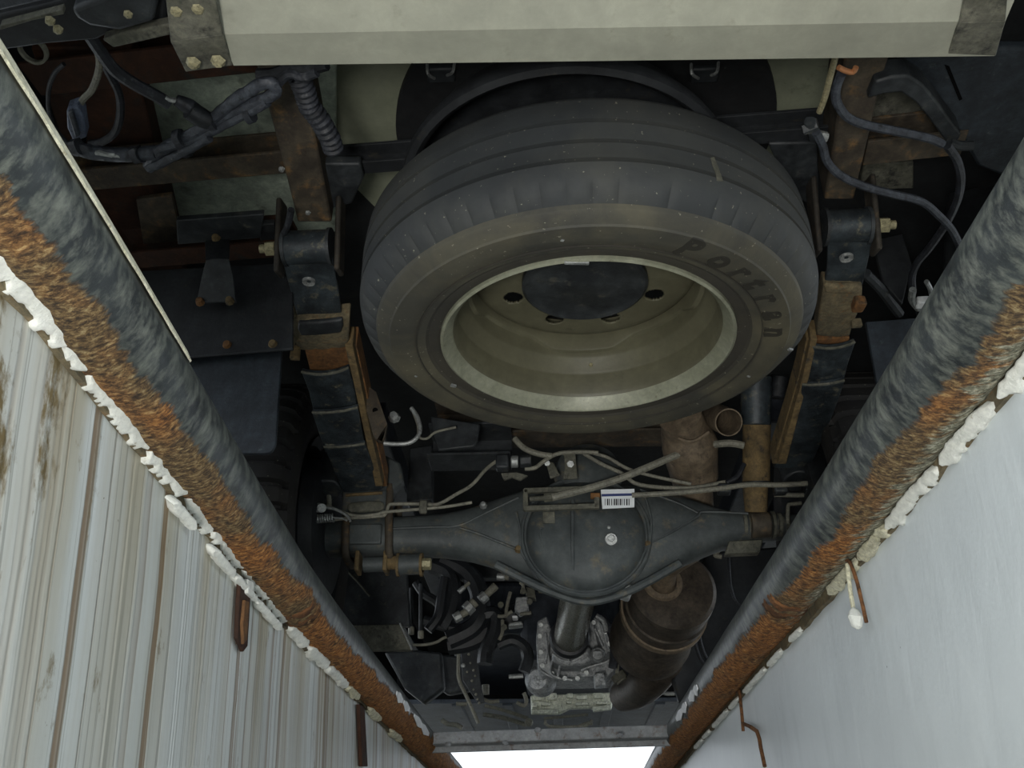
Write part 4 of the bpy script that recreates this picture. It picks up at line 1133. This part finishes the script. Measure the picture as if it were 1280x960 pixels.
make('heat_shield', MB().prism([P(a, b, y=3.4) for a, b in ((790, 845), (820, 838), (826, 856), (812, 874), (786, 868))], (0, 0.05, 0)), 'exhaust_brown', ep, bevel=0.01)
make('clamp_lug', MB().tube([pc(778, 812, 3.05), pc(797, 828, 3.05), pc(808, 822, 3.05)], 0.010, 8, 3), 'exhaust_tan', ep)

# ------------------------------------------------------------------ pipes, cables, looms
def line(name, label, cat, pts, r, mat, y=None, z=None, group=None, seg=8, sm=5):
    v = []
    for p in pts:
        if len(p) == 3: v.append(P(p[0], p[1], y=p[2]) if y is not None or z is None else P(p[0], p[1], z=p[2]))
        else: v.append(P(p[0], p[1], y=y, z=z))
    return solo(name, label, cat, MB().tube(v, r, seg, sm), mat, group)
# brake pipes over the axle, left half
line('brake_pipe', 'upper thin brake pipe rising from the left spring to the hose block', 'pipe', [(414, 650), (432, 648), (474, 645), (482, 642), (486, 632), (494, 630), (530, 630), (548, 630), (570, 618), (590, 606), (608, 586), (624, 574)], 0.0042, 'cable_gray', y=AY - 0.115)
line('brake_pipe', 'lower thin brake pipe lying along the left axle tube', 'pipe', [(408, 632), (428, 640), (446, 645), (470, 643), (482, 640), (530, 636), (560, 633), (590, 628)], 0.0038, 'cable_gray', y=AY - 0.125)
cl = thing('pipe_clip', 'grey clip holding two brake pipes on the left axle tube', 'clip', P(529, 634, y=AY - 0.13))
make('clip', MB().box(P(529, 634, y=AY - 0.13), (0.018, 0.014, 0.032)), 'bracket_gray', cl, bevel=0.004)
# spring and fork of the parking brake
hs_ = thing('return_spring', 'small coil spring and cable fork beside the left rear tyre', 'spring', P(398, 642, y=AY - 0.13))
coil = []
for i in range(150):
    u = i / 149
    c = P(382 + 35 * u, 650 - 3 * u, y=AY - 0.13)
    a = u * 2 * pi * 12
    coil.append(c + Vector((0, cos(a), sin(a))) * 0.0085)
make('coil', MB().tube(coil, 0.0024, 6, 1), 'steel_pale', hs_)
make('hook_wire', MB().tube([P(376, 651, y=AY - 0.13), P(384, 650, y=AY - 0.13)], 0.0022, 6, 1), 'steel_pale', hs_)
make('tail_wire', MB().tube([P(416, 647, y=AY - 0.13), P(428, 648, y=AY - 0.13), P(434, 651, y=AY - 0.13)], 0.0022, 6, 1), 'steel_pale', hs_)
make('fork', MB().bar(P(376, 631, y=AY - 0.14), P(400, 630, y=AY - 0.14), 0.004, 0.006, up=(0, 1, 0)), 'steel_pale', hs_)
make('fork', MB().bar(P(376, 640, y=AY - 0.14), P(400, 639, y=AY - 0.14), 0.004, 0.006, up=(0, 1, 0)), 'steel_pale', hs_)
make('fork_eye', MB().cyl(P(402, 635, y=AY - 0.145), P(402, 635, y=AY - 0.133), 0.011, seg=16), 'steel_pale', hs_, bevel=0.001)
make('cable_tail', MB().tube([P(405, 634, y=AY - 0.14), P(420, 637, y=AY - 0.14), P(434, 645, y=AY - 0.14), P(438, 652, y=AY - 0.14)], 0.003, 6), 'steel_pale', hs_)
line('vertical_pipe', 'short upright steel tube beside the left rear brake', 'pipe', [(412, 576), (411, 610), (412, 636)], 0.006, 'cable_gray', y=AY - 0.08)
line('brake_hose', 'fat dark looped hose by the left rear tyre', 'hose', [(400, 630), (398, 600), (392, 572), (396, 562), (406, 570), (410, 590)], 0.012, 'hose_black', y=AY + 0.02)
# hose block
hb = thing('hose_block', 'black brake hose union with a white collar, between tyre and axle', 'fitting', P(640, 580, y=AY - 0.16))
y_ = AY - 0.16
make('block', MB().box(P(628, 579, y=y_), (0.030, 0.03, 0.034)), 'black_metal', hb, bevel=0.004)
make('collar', MB().cyl(P(639, 577, y=y_), P(648, 577, y=y_), 0.014, seg=16), 'steel_pale', hb, bevel=0.002)
make('nut', MB().cyl(P(650, 577, y=y_), P(664, 576, y=y_), 0.015, seg=6), 'black_metal', hb, bevel=0.002)
make('foot', MB().prism([P(a, b, y=y_) for a, b in ((626, 591), (646, 590), (660, 594), (650, 600), (640, 596), (630, 600))], (0, 0.01, 0)), 'bracket_gray', hb, bevel=0.002)
line('hose_lead', 'grey hose dropping from behind the spare tyre to the union', 'hose', [(643, 548), (655, 560), (672, 567), (690, 570)], 0.007, 'cable_gray', y=AY - 0.16)
line('brake_pipe', 'short curved pipe joining the black union and the bracket', 'pipe', [(656, 586), (668, 585), (678, 578), (690, 570), (704, 566), (730, 565), (748, 566)], 0.005, 'cable_gray', y=AY - 0.15)
br = thing('pipe_bracket', 'dark bolted bracket holding pipes above the axle cover', 'bracket', P(712, 590, y=AY - 0.13))
make('plate', MB().prism([P(a, b, y=AY - 0.13) for a, b in ((704, 564), (719, 563), (720, 575), (722, 598), (704, 599), (706, 580))], (0, 0.006, 0)), 'bracket_gray', br, bevel=0.0015)
make('arm', MB().prism([P(a, b, y=AY - 0.12) for a, b in ((682, 576), (692, 578), (700, 594), (688, 598), (684, 584))], (0, 0.006, 0)), 'bracket_gray', br, bevel=0.0015)
make('bolt_head', MB().cyl(P(713, 580, y=AY - 0.13), P(713, 580, y=AY - 0.142), 0.0085, seg=6), 'steel_pale', br)
make('bolt_head', MB().cyl(P(684, 579, y=AY - 0.12), P(684, 579, y=AY - 0.13), 0.007, seg=6), 'steel_pale', br)
make('housing_hump', MB().lathe([(0.0005, 0.05), (0.04, 0.045), (0.075, 0.025), (0.085, 0.0)], P(735, 592, y=AY - 0.02), (0, -1, 0.3), 32), 'axle_gray', br)
# cables to the right
line('brake_cable', 'thick ribbed brake cable climbing right from the guide frame', 'cable', [(690, 622), (730, 612), (770, 600), (810, 584), (848, 568), (880, 558), (910, 554), (930, 557)], 0.0088, 'cable_gray', y=AY - 0.15)
line('brake_cable', 'long brake cable running right from the white sticker', 'cable', [(790, 619), (830, 617), (870, 614), (905, 610), (935, 606), (980, 606), (1040, 602)], 0.0062, 'cable_gray', y=AY - 0.135)
line('brake_pipe', 'thin pipe dipping right from the bolted bracket', 'pipe', [(740, 566), (760, 572), (785, 586), (820, 596), (864, 605)], 0.0042, 'cable_gray', y=AY - 0.11)
line('brake_pipe', 'thin pipe passing behind the thick ribbed cable', 'pipe', [(730, 567), (752, 580), (778, 592), (800, 606), (860, 610), (908, 602)], 0.0048, 'cable_gray', y=AY - 0.10)
line('brake_pipe', 'short pipe bending up behind the shock absorber', 'pipe', [(908, 603), (920, 597), (926, 588), (930, 580)], 0.006, 'cable_black', y=AY - 0.11)
for px, py in ((905, 612), (975, 612), (1014, 612)):
    solo('pipe_clip', {905: 'dark clip on the cable left of the shock absorber', 975: 'dark clip on the cable right of the shock absorber', 1014: 'dark clip on the cable close to the right pipe'}[px], 'clip',
         MB().box(P(px, py, y=AY - 0.11), (0.03, 0.03, 0.022)), 'black_metal', bevel=0.004)
line('brake_pipe', 'lower pipe between the shock absorber and the right pipe', 'pipe', [(968, 618), (1000, 619), (1040, 615)], 0.0055, 'cable_gray', y=AY - 0.09)
# left of the spare tyre: bracket, white pipe
line('brake_pipe', 'bright white bent pipe end below the left of the spare tyre', 'pipe', [(480, 554), (494, 555), (510, 554), (520, 548), (525, 538), (522, 522), (514, 510)], 0.005, 'steel_pale', y=1.95)
line('brake_pipe', 'thin black wire loop beside the white pipe end', 'wire', [(515, 512), (522, 530), (524, 546), (534, 548), (545, 540), (570, 534)], 0.003, 'cable_gray', y=1.96)
hp_ = plate('spring_hanger', 'dark pressed hanger plate with a hole, right of the left spring', 'bracket', rounded([(444, 470), (470, 490), (484, 530), (480, 552), (468, 550), (460, 520)], {3, 4}, 8), y=1.80, vec=(0, 0.01, 0), mat='frame_brown')
make('hole', MB().cyl(P(469, 513, y=1.799), P(469, 513, y=1.806), 0.006, seg=16), 'hole_black', hp_)
plate('cast_bracket', 'lumpy dark cast seat beside the foot of the left spring', 'bracket', [(462, 560), (485, 570), (500, 578), (504, 600), (492, 612), (490, 628), (478, 640), (472, 600)], y=AY - 0.06, vec=(0, 0.04, 0), mat='axle_gray', bevel=0.006)
solo('wire_knot', 'small pale bolt head left of the spare tyre edge', 'bolt', MB().lathe([(0.0004, 0.012), (0.010, 0.010), (0.014, 0.0)], P(493, 522, y=1.9), (0, -1, 0), 8).rough(0.002, 90), 'steel_pale')
plate('tab_plate', 'dark hanging rubber tab below the spare tyre', 'flap', [(538, 520), (600, 530), (597, 552), (592, 558), (548, 563), (541, 545)], y=2.0, vec=(0, 0.008, 0), mat='black_metal', bevel=0.003)
plate('upright_member', 'tall dark upright member behind the left of the axle', 'frame', [(512, 560), (540, 556), (540, 625), (508, 628)], y=2.45, vec=(0, 0.05, 0), mat='black_metal', bevel=0.004)
beam('cross_member', 'dark cross tube lit along its lower edge, above the axle', (540, 588), (640, 586), 0.50, -0.10, 0.08, 'black_metal')
beam('cross_member', 'brownish cross channel between spare tyre and axle', (545, 560), (860, 556), 0.62, -0.10, 0.10, 'frame_brown')

# upper left wiring
zl = 0.66
line('trailer_cable', 'black cable sagging from the lamp bracket to a black plug', 'cable', [(112, 44), (124, 62), (142, 86), (165, 103), (192, 118), (212, 130)], 0.0085, 'cable_black', z=0.52)
cp = thing('cable_plug', 'black ribbed cable plug taped to the blue wiring loom', 'plug', P(242, 138, z=0.52))
make('body', MB().tube([P(a, b, z=0.52) for a, b in ((220, 125), (236, 133), (250, 143), (268, 152))], [0.008, 0.0115, 0.011, 0.009], 10, 2), 'cable_black', cp)
make('sleeve', MB().tube([P(a, b, z=0.515) for a, b in ((236, 137), (250, 146), (262, 152))], [0.013, 0.014, 0.012], 10, 2), 'hose_black', cp)
make('tip', MB().tube([P(a, b, z=0.52) for a, b in ((206, 122), (212, 125), (221, 126))], 0.004, 6), 'steel_pale', cp)
line('thin_cable', 'thin black cable loop nearest the left pipe', 'cable', [(80, 80), (68, 92), (61, 112), (61, 138), (68, 158), (82, 176), (97, 187)], 0.0035, 'cable_black', z=0.60)
line('thin_cable', 'black cable hanging in a loop right of the blue connector', 'cable', [(124, 68), (137, 92), (149, 118), (150, 146), (143, 166), (128, 177), (112, 180)], 0.0062, 'cable_black', z=0.60)
line('thin_cable', 'cable running down into the blue connector', 'cable', [(118, 56), (124, 74), (123, 90), (115, 112), (104, 124), (96, 138)], 0.0048, 'cable_gray', z=0.55)
bc = thing('blue_connector', 'blue-grey plastic connector dangling among the cables', 'connector', P(95, 160, z=0.54))
def cpoly(pts, z, vec, mat, nm): make(nm, MB().prism([P(a, b, z=z) for a, b in pts], vec), mat, bc, bevel=0.002)
cpoly([(83, 139), (97, 134), (104, 144), (108, 172), (92, 178), (84, 160)], 0.535, (0, 0, 0.022), 'connector_blue', 'body')
cpoly([(84, 142), (90, 139), (100, 170), (94, 173)], 0.528, (0, 0, 0.008), 'loom_blue', 'latch')
cpoly([(93, 176), (107, 173), (106, 183), (96, 185)], 0.54, (0, 0, 0.014), 'hole_black', 'socket')
random.seed(21)
lm_ = thing('wiring_loom', 'dusty blue-black wiring loom folded back on itself, tied below the plug', 'loom', P(230, 170, z=0.52))
def loom(pts, r, z=0.52, nm='strand', mat='loom_blue'):
    make(nm, MB().tube([P(a, b, z=z) for a, b in pts], r, 10, 5).rough(0.0016, 160), mat, lm_)
loom([(96, 185), (115, 190), (140, 193), (170, 193), (195, 190)], 0.011, 0.52, 'sleeve')
loom([(190, 190), (215, 184), (245, 170), (275, 150), (300, 136), (330, 124), (345, 114), (340, 104), (326, 105), (305, 118), (285, 132), (268, 148)], 0.0088)
loom([(268, 148), (250, 162), (225, 176), (200, 190), (186, 208)], 0.0095)
loom([(200, 186), (240, 176), (280, 156), (312, 140), (334, 128)], 0.007, 0.515)
loom([(186, 211), (205, 202), (232, 188), (262, 172)], 0.007, 0.51)
loom([(120, 191), (160, 196), (180, 200)], 0.005, 0.515, mat='steel_pale')
for a, b in ((96, 184), (172, 193), (232, 186), (312, 143), (224, 173), (265, 152)):
    make('tape_wrap', MB().tube([P(a - 4, b + 1, z=0.517), P(a + 4, b - 1, z=0.517)], 0.013, 10, 1).rough(0.002, 120), 'cable_black', lm_)
# corrugated conduit right of the left frame rail
cd = []
rr_ = []
pts = [(352, 84), (372, 92), (380, 112), (386, 132), (400, 150), (412, 172), (418, 190)]
base_ = [P(a, b, z=0.57) for a, b in pts]
for i in range(len(base_) - 1):
    for k in range(12):
        cd.append(base_[i].lerp(base_[i + 1], k / 12)); rr_.append(0.0165 if (k % 4) < 2 else 0.0125)
solo('corrugated_conduit', 'black corrugated conduit curling beside the left frame rail', 'conduit', MB().tube(cd, rr_, 12, 1), 'cable_black')
line('thin_cable', 'bundle of black wires crossing under the bumper edge', 'cable', [(322, 96), (345, 94), (370, 84), (392, 82), (408, 78)], 0.011, 'hose_black', z=0.54)
line('thin_cable', 'second black wire running beside the bundle under the bumper', 'cable', [(345, 106), (362, 92), (378, 96), (396, 90)], 0.007, 'cable_black', z=0.53)
line('pale_rod', 'short pale tan rod beside the corrugated conduit', 'rod', [(398, 156), (404, 170), (409, 188)], 0.0048, 'bolt_brass', z=0.575)
line('drain_hose', 'thin dark hose hanging beside the left shackle', 'hose', [(364, 262), (360, 280), (352, 300)], 0.006, 'cable_black', z=0.60)

# upper right hoses
line('pale_rod', 'pale tan rod standing left of the right frame rail', 'rod', [(1046, 64), (1038, 95), (1031, 122), (1024, 140)], 0.0048, 'bolt_brass', z=0.60)
line('fuel_hose', 'dark hose curving from a copper clip to the arched bracket', 'hose', [(1052, 92), (1045, 112), (1047, 130), (1060, 147), (1082, 156), (1110, 162), (1140, 168), (1165, 174), (1178, 180)], 0.0068, 'loom_blue', z=0.56)
solo('hose_clamp', 'small copper clip at the top of the curving right hose', 'clip', MB().tube([P(a, b, z=0.555) for a, b in ((1048, 84), (1056, 88), (1066, 90), (1070, 84))], 0.004, 8, 3), 'copper')
line('fuel_hose', 'dark hose hanging down from the arched bracket', 'hose', [(1184, 182), (1196, 200), (1201, 222), (1198, 246), (1188, 270), (1176, 290), (1160, 312), (1148, 326), (1140, 345), (1141, 366)], 0.0068, 'cable_black', z=0.56)
line('brake_hose', 'long grey hose sweeping right from the rail to the pipe', 'hose', [(1020, 165), (1028, 182), (1034, 202), (1052, 220), (1084, 234), (1118, 243), (1152, 252), (1172, 268), (1190, 288), (1204, 318)], 0.0066, 'loom_blue', z=0.55)
fj = thing('hose_joint', 'grey knurled hose fittings left of the right frame rail', 'fitting', P(1016, 160, z=0.56))
for a, b, c_, d in ((1004, 162, 1022, 155), (1012, 152, 1018, 172), (1022, 170, 1032, 172)):
    make('fitting', MB().cyl(P(a, b, z=0.56), P(c_, d, z=0.56), 0.009, seg=10).rough(0.002, 120), 'steel_pale' if a == 1022 else 'black_metal', fj)
wc = thing('white_connector', 'small white wire connector close to the right pipe', 'connector', P(1156, 378, z=0.53))
make('body', MB().box(P(1155, 378, z=0.53), (0.030, 0.022, 0.016)), 'white_flake', wc, bevel=0.003)
make('wire', MB().tube([P(a, b, z=0.53) for a, b in ((1141, 362), (1140, 375), (1148, 386))], 0.0065, 8), 'steel_pale', wc)
make('wire', MB().tube([P(a, b, z=0.53) for a, b in ((1158, 352), (1163, 362), (1166, 376))], 0.0045, 8), 'steel_pale', wc)
make('clip', MB().box(P(1158, 390, z=0.53), (0.035, 0.018, 0.012)), 'black_metal', wc, bevel=0.003)
ab = thing('arched_bracket', 'dark arched channel bracket right of the right frame rail', 'bracket', P(1150, 140, z=0.64))
arc = [(1088, 112), (1110, 106), (1130, 104), (1148, 116), (1166, 138), (1182, 160), (1196, 178)]
rows = [(P(a - 4, b + 12, z=0.64), P(a + 6, b - 10, z=0.64)) for a, b in arc]
make('channel', MB().strip(rows, (0, 0, 0.04), 2), 'black_metal', ab, bevel=0.004)
make('hook_end', MB().tube([P(1186, 178, z=0.63), P(1198, 182, z=0.63), P(1216, 182, z=0.63)], 0.008, 8), 'black_metal', ab)
wal = plate('wheel_arch_liner', 'large dark blue-grey liner panel with a slot, upper right', 'liner', [(1108, 60), (1290, 60), (1290, 260), (1258, 222), (1222, 208), (1204, 176), (1170, 120), (1130, 84)], z=0.70, vec=(0, 0, 0.02), mat='flap_rubber', bevel=0.006)
make('slot', MB().prism([P(a, b, z=0.698) for a, b in ((1181, 82), (1187, 84), (1203, 124), (1199, 126))], (0, 0, 0.004)), 'hole_black', wal)
plate('wheel_arch_liner', 'dark inner liner below the slotted panel, behind the right hose', 'liner', [(1185, 240), (1240, 228), (1262, 260), (1240, 330), (1205, 420), (1180, 360)], y=1.65, vec=(0, 0.02, 0), mat='dark_paint', bevel=0.006)
beam('cross_member', 'dark rusted channel right of the right frame rail', (1078, 205), (1200, 192), 0.70, -0.06, 0.05, 'frame_brown')
line('stay_rod', 'slanting dark flat stay right of the right spring', 'rod', [(1082, 342), (1098, 358), (1112, 376), (1124, 392)], 0.010, 'black_metal', z=0.58)
plate('spring_gusset', 'dark triangular gusset right of the right shackle', 'plate', [(1092, 300), (1128, 292), (1140, 330), (1128, 380), (1104, 352)], y=1.55, vec=(0, 0.012, 0), mat='dark_paint')

# ------------------------------------------------------------------ forward underside
bb = thing('battery_box', 'large dark sheet metal box with a folded pale edge, beside the left pipe', 'box', P(470, 810, y=2.75))
make('side', MB().prism([P(a, b, y=2.72) for a, b in ((380, 690), (452, 700), (508, 700), (512, 782), (420, 782), (380, 760))], (0, 0.03, 0)), 'black_metal', bb, bevel=0.004)
make('bottom', MB().prism([P(a, b, y=2.70) for a, b in ((424, 782), (502, 780), (515, 812), (448, 812))], (0, 0.03, 0)), 'bracket_gray', bb, bevel=0.003)
make('fold', MB().tube([P(500, 779, y=2.69), P(515, 812, y=2.69)], 0.003, 6, 1), 'steel_pale', bb)
make('seam', MB().tube([P(428, 708, y=2.715), P(446, 726, y=2.715), P(462, 745, y=2.715)], 0.003, 6, 1), 'bracket_gray', bb)
plate('side_box', 'tall dark box behind the battery box, near the left pipe', 'box', [(480, 815), (520, 812), (552, 815), (556, 860), (530, 880), (505, 860)], y=3.6, vec=(0, 0.05, 0), mat='black_metal', bevel=0.01)
plate('side_box', 'dark square cover right of the tall box', 'box', [(532, 815), (590, 822), (592, 862), (560, 868), (534, 850)], y=3.9, vec=(0, 0.05, 0), mat='black_metal', bevel=0.01)
YC = 2.95
def hose(label, pts, r, mat='hose_black', y=YC, name='engine_hose', cat='hose'): return line(name, label, cat, pts, r, mat, y=y)
hose('thick black hose arching from the axle down, left one', [(540, 706), (560, 716), (566, 740), (562, 765), (552, 785)], 0.028)
hose('thick black hose arching right beside the first one', [(552, 700), (580, 712), (597, 735), (600, 765), (590, 785), (560, 800)], 0.030)
hose('slim black hose between the two thick arching hoses', [(556, 722), (552, 745), (548, 770), (535, 788)], 0.016, y=YC - 0.03)
hose('black hose sloping across below the arched hoses', [(520, 728), (530, 742), (545, 752), (560, 768)], 0.014)
hose('black horizontal hose at the foot of the arches', [(530, 775), (552, 782), (575, 786), (600, 780)], 0.016)
hose('wide dark hose reaching right towards the solenoid', [(560, 806), (590, 800), (615, 784), (640, 770), (660, 758)], 0.034, y=YC + 0.15)
hose('black hose drooping beside the gearbox, left', [(600, 770), (618, 768), (618, 790), (608, 815), (606, 830)], 0.024)
hose('round black hose loop left of the gearbox side cover', [(622, 806), (640, 800), (655, 808), (660, 822), (655, 840)], 0.018)
hose('thin pale wire curving out of the battery box', [(516, 806), (530, 806), (545, 803), (556, 797), (572, 793)], 0.0045, 'cable_gray', name='thin_wire', cat='wire')
for k, (a, b, lab_) in enumerate((((514, 735), (514, 790), 'left of two slim upright tubes by the battery box'), ((526, 730), (526, 795), 'right of two slim upright tubes by the battery box'))):
    t = thing('tie_tube', lab_, 'tube', P(b[0], b[1], y=2.9))
    make('tube', MB().cyl(P(*a, y=2.9), P(*b, y=2.9), 0.006, seg=8), 'black_metal', t)
    make('end_fitting', MB().cyl(P(b[0], b[1] - 6, y=2.895), P(b[0], b[1] + 3, y=2.895), 0.009, seg=8), 'cable_gray', t)
def fit(label, a, b, r, mat='cable_gray', y=2.88, tip='steel_pale'):
    t = thing('solenoid', label, 'fitting', P(b[0], b[1], y=y))
    p, q = P(*a, y=y), P(*b, y=y)
    make('barrel', MB().cyl(p, q, r, r * 0.85, 12), mat, t, bevel=0.002)
    d = (p - q).normalized()
    make('cap', MB().cyl(q - d * 0.012, q + d * 0.012, r * 1.35, seg=8), tip, t, bevel=0.002)
fit('upper slanting grey cylinder in the dark, below the left axle arm', (620, 732), (604, 747), 0.013)
fit('lower slanting grey cylinder beside a lump of fittings', (588, 762), (572, 771), 0.012)
fit('small pale threaded stub above the two grey cylinders', (587, 728), (577, 737), 0.006)
fit('short pale plug just under the axle arm', (636, 722), (626, 721), 0.009)
fit('grey union at the top of the lower cylinder', (594, 752), (586, 760), 0.016)
# switch block near the gearbox
sb = thing('valve_block', 'pale grey valve block with pipes, left of the propeller shaft', 'valve', P(650, 765, y=2.95))
for poly, y0, m_ in ((((645, 746), (659, 745), (661, 762), (650, 768), (643, 762)), 2.95, 'aluminium'), (((636, 778), (652, 776), (654, 781), (635, 783)), 2.93, 'steel_pale'), (((656, 733), (668, 735), (670, 748), (658, 746)), 2.97, 'bracket_gray'), (((640, 769), (647, 769), (647, 772), (640, 772)), 2.92, 'white_flake')):
    make('body', MB().prism([P(a, b, y=y0) for a, b in poly], (0, 0.04, 0)), m_, sb, bevel=0.004)
for pts in (((638, 740), (634, 756), (632, 772)), ((640, 764), (630, 770), (622, 770)), ((628, 775), (628, 790), (624, 800)), ((650, 768), (664, 766)), ((652, 742), (654, 732), (650, 728))):
    make('pipe', MB().tube([P(a, b, y=2.93) for a, b in pts], 0.0055, 8, 3), 'cable_gray', sb)
for a, b in ((654, 739), (662, 752), (630, 784), (626, 756), (668, 730), (676, 738)):
    make('nut', MB().cyl(P(a, b, y=2.94), P(a, b, y=2.915), 0.010, seg=6), 'bracket_gray', sb)
# perforated strap / chain-like rail
pr2 = thing('perforated_strap', 'dark upright strap with a row of bright holes, left of the gearbox', 'strap', P(590, 870, y=3.3))
make('strap', MB().prism([P(a, b, y=3.30) for a, b in ((575, 792), (594, 790), (600, 850), (606, 878), (598, 880), (578, 850))], (0, 0.01, 0)), 'black_metal', pr2, bevel=0.002)
for a, b, r_ in ((580, 810, .007), (579, 832, .008), (586, 818, .005), (588, 829, .004), (592, 838, .005), (584, 840, .004), (590, 851, .005), (592, 862, .004), (595, 868, .005), (597, 874, .004), (599, 879, .005), (582, 797, .006), (592, 799, .007), (594, 845, .004)):
    make('stud', MB().lathe([(0.0004, 0.006), (r_ * 0.8, 0.005), (r_, 0.0)], P(a, b, y=3.295), (0, -1, 0), 8), 'steel_pale' if r_ > 0.005 else 'cable_gray', pr2)
line('brake_pipe', 'long slim rod slanting down towards the cross beam', 'rod', [(574, 790), (573, 830), (574, 850), (584, 872), (598, 904)], 0.0065, 'cable_gray', y=3.5)
line('steering_link', 'upper of two pale rods slanting right to one joint', 'rod', [(606, 882), (630, 888), (660, 898)], 0.0075, 'cable_gray', y=4.2)
lk = thing('steering_link', 'lower of two pale rods slanting right, with a rounded joint', 'rod', P(660, 905, y=4.2))
make('rod', MB().tube([P(a, b, y=4.18) for a, b in ((604, 893), (628, 897), (658, 906))], 0.009, 8, 3), 'cable_gray', lk)
make('joint', MB().lathe([(0.0004, -0.016), (0.014, -0.012), (0.018, 0.0), (0.014, 0.012), (0.0004, 0.016)], P(661, 903, y=4.17), (0, -1, 0), 14), 'cable_gray', lk)
line('bracket_rod', 'short pale rod above the two slanting links', 'rod', [(600, 872), (612, 877), (624, 876)], 0.0075, 'cable_gray', y=4.0)
line('bracket_rod', 'short horizontal pale bar left of the slim slanting rod', 'rod', [(570, 880), (584, 880)], 0.008, 'cable_gray', y=4.0)
line('bracket_rod', 'wavy pale strap low in the left, near the cross beam', 'strap', [(552, 900), (560, 905), (570, 906), (578, 910)], 0.010, 'cable_gray', y=4.4)
line('bracket_rod', 'pale bar left of the gearbox side cover', 'rod', [(636, 846), (654, 845)], 0.008, 'steel_pale', y=3.3)
line('bracket_rod', 'upright pale stub between perforated strap and gearbox', 'rod', [(607, 856), (607, 868)], 0.014, 'cable_gray', y=3.7)
line('thin_wire', 'pale twisted wire hanging left of the gearbox', 'wire', [(610, 790), (609, 802), (606, 812), (608, 824), (612, 830)], 0.005, 'steel_pale', y=3.0)
line('bracket_rod', 'curved pale bracket left of the oil pan', 'bracket', [(646, 878), (655, 882), (658, 876), (655, 866)], 0.008, 'cable_gray', y=3.9)
tb_ = thing('tow_bracket', 'thin pale V-shaped bracket just above the cross beam', 'bracket', P(705, 908, y=4.8))
make('arm', MB().tube([P(a, b, y=4.8) for a, b in ((682, 900), (686, 908), (730, 908), (740, 900))], 0.008, 8, 2), 'cable_gray', tb_)
make('arm', MB().tube([P(a, b, y=4.8) for a, b in ((722, 908), (736, 903), (740, 906))], 0.006, 8, 2), 'cable_gray', tb_)
# clutter between shaft and canister, and on the gearbox
hose('dark hose running down the right side of the gearbox', [(752, 772), (764, 790), (768, 812), (766, 835)], 0.014, 'cable_black', 3.05)
hose('pale pipe curving down the right side of the gearbox', [(745, 770), (754, 776), (758, 790)], 0.009, 'aluminium', 3.03, 'transfer_pipe', 'pipe')
hose('thin pale pipe beside the gearbox and canister', [(768, 808), (772, 825), (771, 842)], 0.006, 'cable_gray', 3.1, 'transfer_pipe', 'pipe')
fit('round grey union at the lower right of the gearbox', (778, 852), (774, 846), 0.020, y=3.3, tip='bracket_gray')
# dark side members forward right, with faint lines
plate('inner_fender', 'large dark panel right of the exhaust canister', 'panel', [(880, 690), (1010, 680), (940, 830), (850, 880), (840, 850)], y=3.2, vec=(0, 0.04, 0), mat='dark_paint', bevel=0.01)
line('brake_pipe', 'faint pipe hanging down on the dark panel, nearer the right pipe', 'pipe', [(911, 695), (913, 730), (920, 752), (932, 762)], 0.005, 'cable_black', y=3.05)
line('brake_pipe', 'faint left pipe of the pair beside the canister', 'pipe', [(866, 760), (868, 795), (874, 820), (884, 836)], 0.005, 'cable_black', y=3.05)
line('brake_pipe', 'faint right pipe of the pair beside the canister', 'pipe', [(871, 756), (874, 792), (880, 816), (888, 830)], 0.005, 'cable_black', y=3.05)
line('bracket_rod', 'pale clip below the right axle arm', 'clip', [(904, 676), (898, 688), (894, 694), (902, 696)], 0.006, 'cable_gray', y=2.4)
line('bracket_rod', 'pale bar low beside the front exhaust pipe', 'rod', [(826, 864), (832, 867), (843, 867)], 0.007, 'steel_pale', y=3.5)
plate('floor_cross_panel', 'dark upper floor beam above the engine, below the axle arm', 'panel', [(560, 700), (660, 706), (670, 722), (560, 722)], y=3.4, vec=(0, 0.05, 0), mat='dark_paint', bevel=0.005)

# ------------------------------------------------------------------ front of the underside
ft = thing('front_undertray', 'blue-grey undertray panel just above the cross beam', 'tray', P(700, 900, z=0.42))
make('sheet', MB().box((0.0, 5.35, 0.43), (1.5, 0.95, 0.02)), 'tray_gray', ft, bevel=0.004)
for i in range(5):
    make('bead', MB().box((-0.5 + i * 0.25, 5.3, 0.418), (0.05, 0.8, 0.012)), 'tray_gray', ft, bevel=0.005)
eb = thing('engine_block', 'dark engine and gearbox mass filling the front, behind the pale castings', 'engine', (0.05, 4.3, 0.42))
make('block', MB().box((0.06, 4.45, 0.62), (0.42, 0.9, 0.36)), 'engine_dark', eb, bevel=0.03)
make('side_casing', MB().box((-0.30, 4.7, 0.66), (0.36, 1.4, 0.22)), 'engine_dark', eb, bevel=0.03)
make('side_casing', MB().box((0.42, 4.7, 0.66), (0.30, 1.4, 0.22)), 'engine_dark', eb, bevel=0.03)
for i, x in enumerate((-0.75, -0.5, 0.62, 0.8)):
    t = thing('chassis_member', ('long dark lengthwise member beside the left pipe, outer', 'long dark lengthwise member under the left forward floor', 'long dark lengthwise member right of the exhaust', 'outermost dark lengthwise member on the right, behind the pipe')[i], 'chassis member', (x, 4.0, 0.72))
    make('rail', MB().box((x, 4.0, 0.76), (0.06, 3.2, 0.09)), 'engine_dark', t, bevel=0.004)
